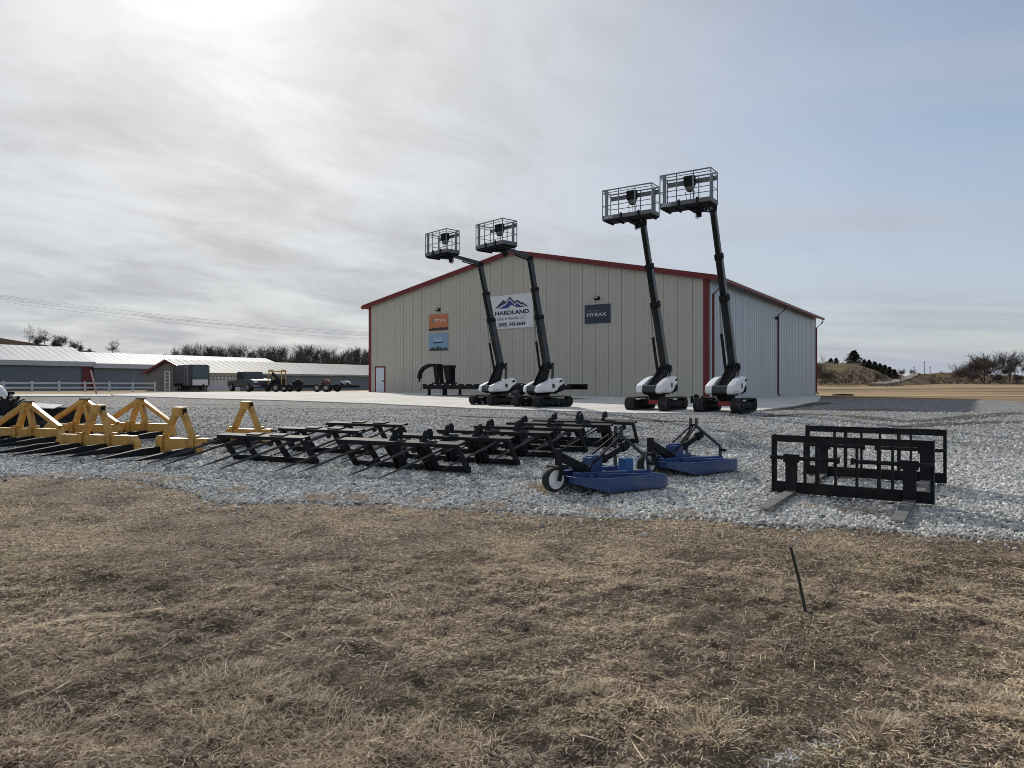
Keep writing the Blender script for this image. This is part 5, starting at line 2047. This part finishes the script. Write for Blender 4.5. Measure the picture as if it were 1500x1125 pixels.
tree_proto('round', 3, 8.0, 1.05, 6, 0.34, 0.06)
tree_proto('tall', 8, 10.0, 0.85, 5, 0.36, 0.10)
tree_proto('wide', 21, 10.0, 1.0, 6, 0.26, 0.10, 2)
tree_proto('vase', 34, 10.0, 0.8, 6, 0.26, 0.16, 2)
tree_proto('bush', 55, 5.0, 1.0, 4, 0.26, 0.12, 5)


def put_tree(key, px, ybase, ytop, d, label, group=None, zbase=None, wid=1.0):
    t, used = protos[key]
    if used:
        t = copy_tree(t)
    else:
        protos[key][1] = True
    h0 = {'round': 8.0, 'tall': 10.0, 'wide': 10.0, 'vase': 10.0, 'bush': 5.0}[key]
    b = at(px, ybase, d)
    s = (ybase - ytop) / F * d / h0
    t.location = b
    t.scale = (s * wid, s * wid, s)
    t.rotation_euler.z = random.uniform(0, 6.28)
    t['label'] = label
    if group:
        t['group'] = group
    elif 'group' in t.keys():
        del t['group']
    return t


# on the left hill
put_tree('tall', 43, 507, 471, 205, 'lone tall bare tree at the left on the hill above the barn', wid=0.95)
put_tree('round', 66, 509, 477, 208, 'bare tree with a rounded crown, right of the tall hilltop tree')
put_tree('bush', 56, 509, 487, 206, 'low bare bush between the two tallest hilltop trees')
put_tree('wide', 92, 514, 488, 210, 'broad dark bare tree in the middle of the hilltop clump', wid=1.0)
put_tree('bush', 80, 512, 493, 209, 'thin bare bush left of the broad hilltop tree')
put_tree('bush', 107, 515, 495, 211, 'dense dark bush at the right end of the hilltop clump')
put_tree('bush', 118, 516.5, 502, 213, 'small thin bush just right of the hilltop clump')
put_tree('bush', 131, 518, 508, 214, 'smallest bare bush, alone left of the lone round tree')
put_tree('round', 164, 522, 494, 214, 'lone round bare tree standing right of the hilltop clump', wid=1.15)

# the tree line behind the low barn
lab = 'bare tree in the tree line behind the low grey roof'
grp = 'bare trees in the line behind the barns'
tx = [262, 276, 291, 303, 316, 330, 343, 357, 370, 384, 399, 413, 428, 441, 452, 464, 477, 491, 503, 514, 526, 538, 549]
tt = [511, 506, 504, 507, 509, 508, 506, 511, 513, 509, 512, 508, 515, 510, 506, 510, 513, 511, 516, 512, 509, 513, 511]
for i, (x, t) in enumerate(zip(tx, tt)):
    put_tree(['vase', 'wide', 'tall', 'vase', 'wide'][i % 5], x, 541, t - 6, 225 + (i * 37 % 23), lab, grp, wid=0.85)
# brushy undergrowth along the same line: nobody could count it
rb = random.Random(4)
q = MB()
for i in range(2600):
    x = rb.uniform(235, 575)
    d = rb.uniform(215, 235)
    b = at(x, 545, d)
    hgt = (rb.uniform(10, 23) if rb.random() < 0.8 else rb.uniform(20, 30)) / F * d
    lean = Vector((rb.uniform(-0.4, 0.4), rb.uniform(-0.3, 0.3), 1)) * hgt
    p1 = b + lean * 0.55 + Vector((rb.uniform(-0.3, 0.3), 0, 0))
    q.tube([b, p1, b + lean], [0.09, 0.06, 0.02], 3)
    for k in range(4):
        s0 = b.lerp(b + lean, rb.uniform(0.3, 0.9))
        q.tube([s0, s0 + Vector((rb.uniform(-0.9, 0.9), rb.uniform(-0.5, 0.5), rb.uniform(0.3, 1.2)))], [0.05, 0.015], 3)
tag(q.build('undergrowth', mat['brush']), 'brown brushy undergrowth below the tree line behind the barns', 'undergrowth', kind='stuff')

# right side: big bare trees, the shady clump at the building corner, evergreens, roadside trees
put_tree('vase', 1440, 560.5, 513, 235, 'big bare tree with the widest crown, leftmost of the large trees by the right edge', wid=1.35)
put_tree('bush', 1408, 560, 527, 232, 'leaning bare tree on the left flank of the widest bare tree', wid=0.9)
put_tree('wide', 1478, 560.5, 509, 240, 'tall bare tree second from the right edge', wid=0.95)
put_tree('vase', 1506, 561, 508, 236, 'tall bare tree cut off by the right picture edge', wid=0.95)
put_tree('wide', 1455, 560.5, 516, 242, 'bare tree standing between the two largest trees at the right', wid=1.1)
put_tree('vase', 1421, 560.5, 523, 238, 'smaller bare tree overlapping the left side of the widest bare tree', wid=1.1)
put_tree('bush', 1424, 560.5, 538, 230, 'low brown bush in front of the widest bare tree', wid=1.3)
put_tree('bush', 1462, 561, 543, 230, 'low brown bush between the two largest bare trees', wid=1.5)
put_tree('bush', 1490, 561, 545, 231, 'low brown bush near the right edge below the tall trees', wid=1.5)
put_tree('tall', 1204, 560, 516, 200, 'tall thin bare tree close behind the right end of the building', wid=0.9)
put_tree('wide', 1196, 560, 526, 190, 'dark bare tree half hidden by the end of the building', wid=1.1)
put_tree('bush', 1213, 560.5, 537, 188, 'low bare thicket right of the building end', wid=1.6)
put_tree('round', 1240, 533, 520.5, 250, 'small bare tree on the crest of the terraced hill', wid=1.3)
put_tree('bush', 1322, 551, 538, 268, 'small bare tree beside the top of the sloping road', wid=1.1)
put_tree('bush', 1336, 550, 539, 272, 'faint bare bush at the top of the road', wid=1.2)
put_tree('bush', 1284, 559.5, 540, 198, 'thin bare sapling at the foot of the evergreens', wid=0.6)


def evergreen_mesh(seed, wide):
    rd = random.Random(seed)
    q = MB()
    for i in range(1500):
        t = rd.random() ** 0.75
        rad = wide * (0.25 + 0.75 * math.sin(math.pi * min(1, (1 - t) * 0.62 + 0.12))) * (1 - t) ** 0.45
        a = rd.uniform(0, 6.28)
        lump = 0.75 + 0.45 * math.sin(a * 3 + seed) * math.sin(t * 9 + seed)
        rr = rad * lump * math.sqrt(rd.uniform(0.2, 1))
        p = Vector((rr * math.cos(a), rr * math.sin(a), 0.25 + t * 4.6))
        u = Vector((rd.uniform(-1, 1), rd.uniform(-1, 1), rd.uniform(-0.4, 1))).normalized()
        v = u.cross(Vector((rd.uniform(-1, 1), rd.uniform(-1, 1), rd.uniform(-1, 1)))).normalized()
        s = rd.uniform(0.16, 0.36)
        q.add([p - v * s * 0.5, p + v * s * 0.5, p + u * s * 1.4], [(0, 1, 2)])
    return q


evs = []
for sd, wd in ((1, 1.5), (5, 1.9)):
    t = thing('evergreen_tree', 'proto', 'tree')
    evergreen_mesh(sd, wd).build('crown', mat['needle'], t)
    MB().tube([(0, 0, 0), (0, 0, 3.6)], [0.16, 0.05], 6).build('trunk', mat['bark'], t, True)
    evs.append([t, False])
ev = [(1251, 536, 519, 1.9, 'roundest dark evergreen, standing on the hill crest beside the small bare tree'),
      (1217, 534, 527, 1.8, 'small low evergreen on the hill crest just right of the building'),
      (1225, 534, 526.5, 1.6, 'small evergreen on the crest, second right of the building'),
      (1266, 539, 529.5, 1.5, 'evergreen at the upper left end of the sloping evergreen row'),
      (1273, 543, 531, 1.5, 'evergreen second from the upper end of the sloping row'),
      (1281, 547, 534, 1.4, 'evergreen third from the upper end of the sloping row'),
      (1289, 551, 537, 1.5, 'evergreen in the middle of the sloping row'),
      (1296, 554, 539.5, 1.4, 'evergreen third from the lower end of the sloping row'),
      (1303, 556, 542, 1.5, 'evergreen second from the lower end of the sloping row'),
      (1310, 557, 545, 1.5, 'lowest evergreen of the sloping row, beside the road')]
for i, (x, yb_, yt, w_, lab) in enumerate(ev):
    pr = evs[i % 2]
    t = pr[0] if not pr[1] else copy_tree(pr[0])
    pr[1] = True
    d = 243 - i * 2.5 if i > 2 else 248
    s = 1.3 * (yb_ - yt) / F * d / 4.9
    t.location = at(x, yb_, d)
    t.scale = (s * w_ / 0.95, s * w_ / 0.95, s)
    t.rotation_euler.z = i * 1.3
    t['label'] = lab
    t['group'] = 'dark evergreens on the terraced hill'

# poles
for x, yb_, yt, d, lab in ((1354.5, 555, 528.5, 255, 'tallest thin pole, on the tan hill right of the road'), (1362.5, 553, 537, 260, 'short thin pole just right of the tallest one'),
                           (1339, 556, 536.5, 230, 'thin pole beside the sloping road'), (1319, 562, 543, 180, 'thin pole below the road in front of the evergreens'),
                           (1241.5, 561, 543, 175, 'thin pole standing in front of the terraced hill')):
    b = at(x, yb_, d)
    h = (yb_ - yt) / F * d
    r = thing('utility_pole', lab, 'pole', b, 0.3, 'thin poles near the gravel road')
    MB().tube([(0, 0, -0.3), (0, 0, h)], [0.13, 0.09], 6).build('shaft', mat['wood'], r, True)
    MB().box((0, 0, h * 0.93), (1.1, 0.1, 0.12)).build('cross_arm', mat['wood'], r)
# low wooden stand in the field
p = G(1303, 567)
r = thing('field_stand', 'low wooden stand out in the tan field near the road', 'stand', p, 0.2)
q = MB()
for x in (-0.75, 0.75):
    for y in (-0.3, 0.3):
        q.span((x - 0.06, y - 0.06, -0.05), (x + 0.06, y + 0.06, 0.70))
q.build('leg', mat['wood'], r)
MB().span((-0.95, -0.4, 0.70), (0.95, 0.4, 0.80)).build('top', mat['wood'], r)
p = G(1235, 579.5)
r = MB()
for i in range(60):
    a, rr = random.uniform(0, 6.28), math.sqrt(random.random())
    r.box((1.1 * rr * math.cos(a), 0.5 * rr * math.sin(a), 0.05 + 0.10 * (1 - rr)), (0.3, 0.2, 0.14), Matrix.Rotation(a * 3, 3, 'Z'))
tag(r.build('debris_heap', mat['black'], None, loc=p), 'low dark heap on the grass right of the building', 'heap')

# low scrub dotted over the hillsides: nobody could count it
q = MB()
for i in range(260):
    if i % 3:
        x, d = rb.uniform(1190, 1305), rb.uniform(196, 248)
        t_ = (d - 190) / 60
        yb_ = 561 - (561 - np.interp(x, [1165, 1262, 1285, 1300, 1318], [532, 531.5, 536, 542, 549])) * float(sm(190, 250, d))
    else:
        x, d = rb.uniform(1330, 1520), rb.uniform(220, 262)
        yb_ = 561 - (561 - np.interp(x, [1322, 1345, 1383, 1420, 1520], [556, 549, 545.5, 547, 551])) * float(sm(215, 265, d))
    b = at(x, yb_ + 0.6, d)
    for k in range(7):
        q.tube([b + Vector((rb.uniform(-0.5, 0.5), rb.uniform(-0.4, 0.4), -0.3)), b + Vector((rb.uniform(-1.1, 1.1), rb.uniform(-0.8, 0.8), rb.uniform(0.25, 1.0)))], [0.09, 0.03], 3)
tag(q.build('hillside_scrub', mat['brush']), 'low brown scrub dotted over the two hillsides on the right', 'scrub', kind='stuff')

# overhead wires on the left
for i, (ya, yb_) in enumerate(((429.5, 486), (434.5, 490.5), (438.5, 494.5), (430.5, 488.2))):
    a = at(-60, ya - 6, 150)
    b = at(600, yb_ + 4.5, 190)
    pts = []
    for k in range(25):
        t = k / 24
        p = a.lerp(b, t)
        p.z -= 4 * t * (1 - t) * (1.3 + 0.12 * i)
        pts.append(p)
    lab = ['uppermost of the thin overhead wires on the left', 'second overhead wire from the bottom, on the left', 'lowest of the thin overhead wires on the left', 'overhead wire close below the uppermost one on the left'][i]
    tag(MB().tube(pts, 0.017, 4).build('overhead_wire', mat['wire']), lab, 'wire', 'overhead wires on the left')


# ------------------------------------------------------------------ loose stones of the gravel
def ico():
    t = (1 + 5 ** 0.5) / 2
    v = np.array([(-1, t, 0), (1, t, 0), (-1, -t, 0), (1, -t, 0), (0, -1, t), (0, 1, t), (0, -1, -t), (0, 1, -t), (t, 0, -1), (t, 0, 1), (-t, 0, -1), (-t, 0, 1)], float)
    v /= np.linalg.norm(v[0])
    f = np.array([(0, 11, 5), (0, 5, 1), (0, 1, 7), (0, 7, 10), (0, 10, 11), (1, 5, 9), (5, 11, 4), (11, 10, 2), (10, 7, 6), (7, 1, 8),
                  (3, 9, 4), (3, 4, 2), (3, 2, 6), (3, 6, 8), (3, 8, 9), (4, 9, 5), (2, 4, 11), (6, 2, 10), (8, 6, 7), (9, 8, 1)])
    return v, f


def quat_rot(q):
    w, x, y, z = q.T
    return np.stack([np.stack([1 - 2 * (y * y + z * z), 2 * (x * y - z * w), 2 * (x * z + y * w)], 1),
                     np.stack([2 * (x * y + z * w), 1 - 2 * (x * x + z * z), 2 * (y * z - x * w)], 1),
                     np.stack([2 * (x * z - y * w), 2 * (y * z + x * w), 1 - 2 * (x * x + y * y)], 1)], 1)


def field_points(bands):
    """random ground points in the camera's wedge (with margin), by distance bands (y0, y1, per m2)"""
    out = []
    for y0, y1, dens in bands:
        k = 0.80
        area = k * (y1 * y1 - y0 * y0) + 2.4 * (y1 - y0)
        n = int(area * dens)
        y = rng.uniform(y0, y1, n * 2)
        y = y[rng.uniform(0, y1 * k + 1.2, n * 2) < (y * k + 1.2)][:n]
        x = rng.uniform(-1, 1, len(y)) * (y * k + 1.2)
        out.append(np.stack([x, y], 1))
    return np.concatenate(out)


pts = field_points([(6.8, 9, 1700), (9, 11, 1300), (11, 13, 900), (13, 15, 600), (15, 17, 380), (17, 20, 200), (20, 24, 100), (24, 30, 45)])
ed = edge_y(pts[:, 0])
inside = pts[:, 1] > ed - 0.02 + rng.normal(0, 0.07, len(pts))
stray = (pts[:, 1] > ed - rng.exponential(0.28, len(pts))) & (rng.uniform(size=len(pts)) < 0.10)
weeds = fbm(pts[:, 0] * 0.9 + 3, pts[:, 1] * 0.9 + 8, 17, 4)
keep = (inside & ((weeds < 0.66) | (rng.uniform(size=len(pts)) < 0.35))) | stray
td = np.full(len(pts), 9.0)
for tp in tracks_px:
    c_ = [np.array(G(*p_))[:2] for p_ in tp]
    for a_, b_ in zip(c_[:-1], c_[1:]):
        ab = b_ - a_
        tt_ = np.clip(((pts - a_) @ ab) / (ab @ ab), 0, 1)
        td = np.minimum(td, np.linalg.norm(pts - (a_ + tt_[:, None] * ab), axis=1))
keep &= (td > 0.45) | (rng.uniform(size=len(pts)) < 0.25)
pts = pts[keep]
ns = len(pts)
v0, f0 = ico()
shapes = np.stack([v0 * (1 + rng.uniform(-0.26, 0.22, (12, 1))) for _ in range(24)])
sh = shapes[rng.integers(0, 24, ns)]
size = np.clip(rng.lognormal(0, 0.38, ns), 0.45, 2.1) * 0.0160 * (1 + 0.03 * np.clip(pts[:, 1] - 9, 0, 10))
scl = np.stack([rng.uniform(0.8, 1.35, ns), rng.uniform(0.7, 1.1, ns), rng.uniform(0.45, 0.8, ns)], 1) * size[:, None]
qq = rng.normal(size=(ns, 4)) * np.array([1.4, 0.5, 0.5, 1.4])
qq /= np.linalg.norm(qq, axis=1, keepdims=True)
Vs = np.einsum('nij,nkj->nki', quat_rot(qq), sh * scl[:, None, :])
base_z = T(pts[:, 0], pts[:, 1]) + np.where(pts[:, 1] > edge_y(pts[:, 0]), 0.012, 0.0) + size * rng.uniform(0.0, 0.45, ns)
Vs += np.stack([pts[:, 0], pts[:, 1], base_z], 1)[:, None, :]
g = np.clip(rng.normal(0.53, 0.15, ns), 0.10, 0.85)
dust = fbm(pts[:, 0] * 0.5, pts[:, 1] * 0.5, 30, 3)
g = g * (1.12 - 0.35 * dust)
tint = np.stack([np.full(ns, 1.0), 0.995 + rng.normal(0, 0.01, ns), 0.94 + rng.normal(0.0, 0.03, ns)], 1)
colr = np.repeat((g[:, None] * tint), 12, axis=0)
tri = (f0[None] + (np.arange(ns) * 12)[:, None, None]).reshape(-1, 3)
o = np_mesh('loose_stones', Vs.reshape(-1, 3), tri, MC('loose stone', 0.8, 0.2), colr)
tag(o, 'loose pale grey crushed stones covering the yard up to the dry grass', 'gravel', kind='stuff')


# ------------------------------------------------------------------ dead grass
def blades(pts, length, width, lift, colr, name, label, cat, curl=0.5, clump=None):
    n = len(pts)
    az = rng.normal(0.5, 1.25, n) + math.pi * (rng.uniform(size=n) < 0.3) if clump is None else clump
    L = length
    z0 = T(pts[:, 0], pts[:, 1]) + swell(pts[:, 0], pts[:, 1]) + np.where(pts[:, 1] > edge_y(pts[:, 0]), 0.03, 0)
    el0 = lift
    dirx, diry = np.cos(az), np.sin(az)
    sx, sy = -diry, dirx
    bend = rng.normal(0, curl, n)
    P0 = np.stack([pts[:, 0], pts[:, 1], z0 + rng.uniform(0, 0.012, n)], 1)
    P1 = P0 + np.stack([dirx * np.cos(el0), diry * np.cos(el0), np.sin(el0)], 1) * (L * 0.5)[:, None]
    el1 = el0 - np.abs(rng.normal(0.4, 0.4, n))
    az2 = az + bend
    P2 = P1 + np.stack([np.cos(az2) * np.cos(el1), np.sin(az2) * np.cos(el1), np.sin(el1)], 1) * (L * 0.5)[:, None]
    P2[:, 2] = np.maximum(P2[:, 2], z0 + 0.004)
    tw = rng.uniform(-0.8, 0.8, n)
    S = np.stack([sx * np.cos(tw), sy * np.cos(tw), np.sin(tw)], 1) * (width * 0.5)[:, None]
    Vv = np.stack([P0 - S, P0 + S, P1 - S * 0.9, P1 + S * 0.9, P2 - S * 0.25, P2 + S * 0.25], 1).reshape(-1, 3)
    fb_ = np.array([(0, 1, 3), (0, 3, 2), (2, 3, 5), (2, 5, 4)])
    tri = (fb_[None] + (np.arange(n) * 6)[:, None, None]).reshape(-1, 3)
    o = np_mesh(name, Vv, tri, grassm, np.repeat(colr, 6, axis=0))
    return tag(o, label, cat, kind='stuff')


grassm = MC('dead grass blade', 0.75, 0.25, 0.32)
straw = np.array([0.66, 0.56, 0.41])
tan_ = np.array([0.47, 0.375, 0.27])
brown = np.array([0.25, 0.185, 0.135])
grey = np.array([0.42, 0.365, 0.305])
dark = np.array([0.06, 0.047, 0.036])
green = np.array([0.13, 0.125, 0.06])


def grass_cols(p):
    n = len(p)
    pa = fbm(p[:, 0] * 0.55 + 10, p[:, 1] * 0.55 + 3, 41, 4)           # pale / brown drifts
    pb = fbm(p[:, 0] * 2.3 + 1, p[:, 1] * 2.3 + 7, 43, 3)
    k = np.clip((pa - 0.5) * 3.2 + (pb - 0.5) * 2.0 + 0.45, 0, 1)[:, None]
    pale = np.where(rng.uniform(size=(n, 1)) < 0.5, straw, tan_)
    dull = np.where(rng.uniform(size=(n, 1)) < 0.55, brown, np.where(rng.uniform(size=(n, 1)) < 0.6, grey, tan_))
    c = np.where(rng.uniform(size=(n, 1)) < k * 0.75 + 0.18, pale, dull)
    c = np.where(rng.uniform(size=(n, 1)) < 0.08 + 0.30 * (pb[:, None] < 0.37), dark, c)
    gr = fbm(p[:, 0] * 1.4 + 77, p[:, 1] * 1.4 + 5, 47, 3)[:, None]
    c = np.where((rng.uniform(size=(n, 1)) < 0.30) & (gr > 0.62), green, c)
    # sprayed pale blue-white line low in the foreground
    a, b = np.array(spray_a), np.array(spray_b)
    ab = b - a
    t = np.clip(((p - a) @ ab) / (ab @ ab), 0, 1)
    d = np.linalg.norm(p - (a + t[:, None] * ab), axis=1)
    hit = (rng.uniform(size=n) < np.exp(-(d / 0.06) ** 2) * 0.32)[:, None]
    c = np.where(hit, np.array([0.50, 0.56, 0.62]), c)
    return c * rng.uniform(0.6, 1.55, (n, 1)) * np.array([1.08, 1.07, 1.05])


spray_a = tuple(G(1128, 1124))[:2]
spray_b = tuple(G(1222, 1066))[:2]
pts = field_points([(2.2, 3.6, 15000), (3.6, 5.0, 12000), (5.0, 6.8, 8000), (6.8, 9.0, 5000), (9.0, 12.8, 2800)])
ed = edge_y(pts[:, 0])
dens = fbm(pts[:, 0] * 1.6, pts[:, 1] * 1.6, 61, 4)
bare = fbm(pts[:, 0] * 0.8 + 20, pts[:, 1] * 1.5, 67, 4)
strip = np.clip((ed - pts[:, 1]) / 0.9, 0, 1)               # worn soil along the gravel
soil_right = np.clip((pts[:, 0] + 1.5) / 4, 0, 1)
p_keep = np.clip(0.45 + (dens - 0.30) * 3.0, 0.45, 1) * np.where(bare < 0.36, 0.55, 1.0) * (1 - soil_right * 0.6 * (1 - strip) ** 2)
keep = (pts[:, 1] < ed + rng.normal(0.0, 0.10, len(pts))) & (rng.uniform(size=len(pts)) < p_keep)
pts = pts[keep]
n = len(pts)
D_ = pts[:, 1]
Lh = np.clip(rng.lognormal(math.log(0.029), 0.42, n), 0.012, 0.09) * (0.75 + 0.6 * fbm(pts[:, 0] * 1.2 + 4, pts[:, 1] * 1.2, 71, 3))
wd = rng.uniform(0.0022, 0.0042, n) * (0.75 + 0.14 * D_)
lift = np.abs(rng.normal(0.16, 0.28, n)).clip(0.0, 1.3)
blades(pts, Lh, wd, lift, grass_cols(pts), 'dry_grass', 'short matted dead grass covering the foreground', 'grass')
# taller pale tufts
tufts = [(330, 1010, 0.36, 900), (390, 1045, 0.34, 700), (250, 1030, 0.25, 300), (460, 1075, 0.30, 500), (560, 1090, 0.30, 400), (300, 1100, 0.3, 450), (880, 1020, 0.16, 320), (1030, 1060, 0.14, 260), (1050, 1075, 0.12, 160), (545, 905, 0.12, 160), (570, 865, 0.12, 120), (1190, 880, 0.10, 120), (1120, 880, 0.12, 120),
         (1290, 1075, 0.16, 260), (1440, 1030, 0.22, 320), (60, 1000, 0.2, 200), (20, 1090, 0.25, 320), (1000, 800, 0.25, 160), (1060, 790, 0.22, 160), (1220, 800, 0.25, 160), (1400, 860, 0.2, 160), (700, 1100, 0.2, 200), (75, 1080, 0.2, 200), (150, 960, 0.14, 160),
         (250, 706, 0.30, 260), (200, 700, 0.35, 260), (90, 700, 0.35, 200), (345, 722, 0.20, 160), (470, 733, 0.22, 240), (525, 733, 0.15, 160), (720, 745, 0.20, 160), (790, 716, 0.14, 220), (800, 722, 0.10, 120), (880, 752, 0.15, 120), (1250, 752, 0.16, 100), (620, 738, 0.15, 120), (760, 660, 0.12, 90), (1000, 757, 0.2, 90), (1290, 755, 0.16, 90),
         (790, 672, 0.10, 80), (565, 592.5, 0.5, 90), (1180, 745, 0.15, 70)]
TP, TC, TA = [], [], []
for (x, y, rad, k) in tufts:
    c = G(x, y)
    a = rng.uniform(0, 2 * math.pi, k)
    rr = np.sqrt(rng.uniform(0, 1, k)) * rad
    p = np.stack([c.x + rr * np.cos(a), c.y + rr * np.sin(a)], 1)
    TP.append(p)
    TA.append(a + rng.normal(0, 0.7, k))
    cc = np.where(rng.uniform(size=(k, 1)) < 0.6, straw, tan_) * rng.uniform(0.75, 1.2, (k, 1))
    if y < 760:
        cc = np.where(rng.uniform(size=(k, 1)) < 0.5, np.array([0.36, 0.24, 0.13]), tan_) * rng.uniform(0.7, 1.15, (k, 1))
    TC.append(cc)
TP, TC, TA = np.concatenate(TP), np.concatenate(TC), np.concatenate(TA)
n = len(TP)
blades(TP, rng.uniform(0.04, 0.105, n), rng.uniform(0.0022, 0.0038, n) * (0.75 + 0.12 * TP[:, 1]), np.abs(rng.normal(0.48, 0.30, n)).clip(0.05, 1.3), TC, 'grass_tufts', 'taller pale tufts of dead grass', 'grass', 0.4, TA)
# fallen pale stalks
sp = field_points([(2.3, 5, 11), (5, 9, 7)])
sp = sp[sp[:, 1] < edge_y(sp[:, 0]) - 0.1]
n = len(sp)
blades(sp, rng.uniform(0.12, 0.32, n), rng.uniform(0.005, 0.008, n), np.abs(rng.normal(0.08, 0.08, n)), np.array([0.62, 0.53, 0.38]) * rng.uniform(0.8, 1.15, (n, 1)), 'fallen_stalks', 'pale fallen plant stalks lying on the dead grass', 'grass', 0.5)
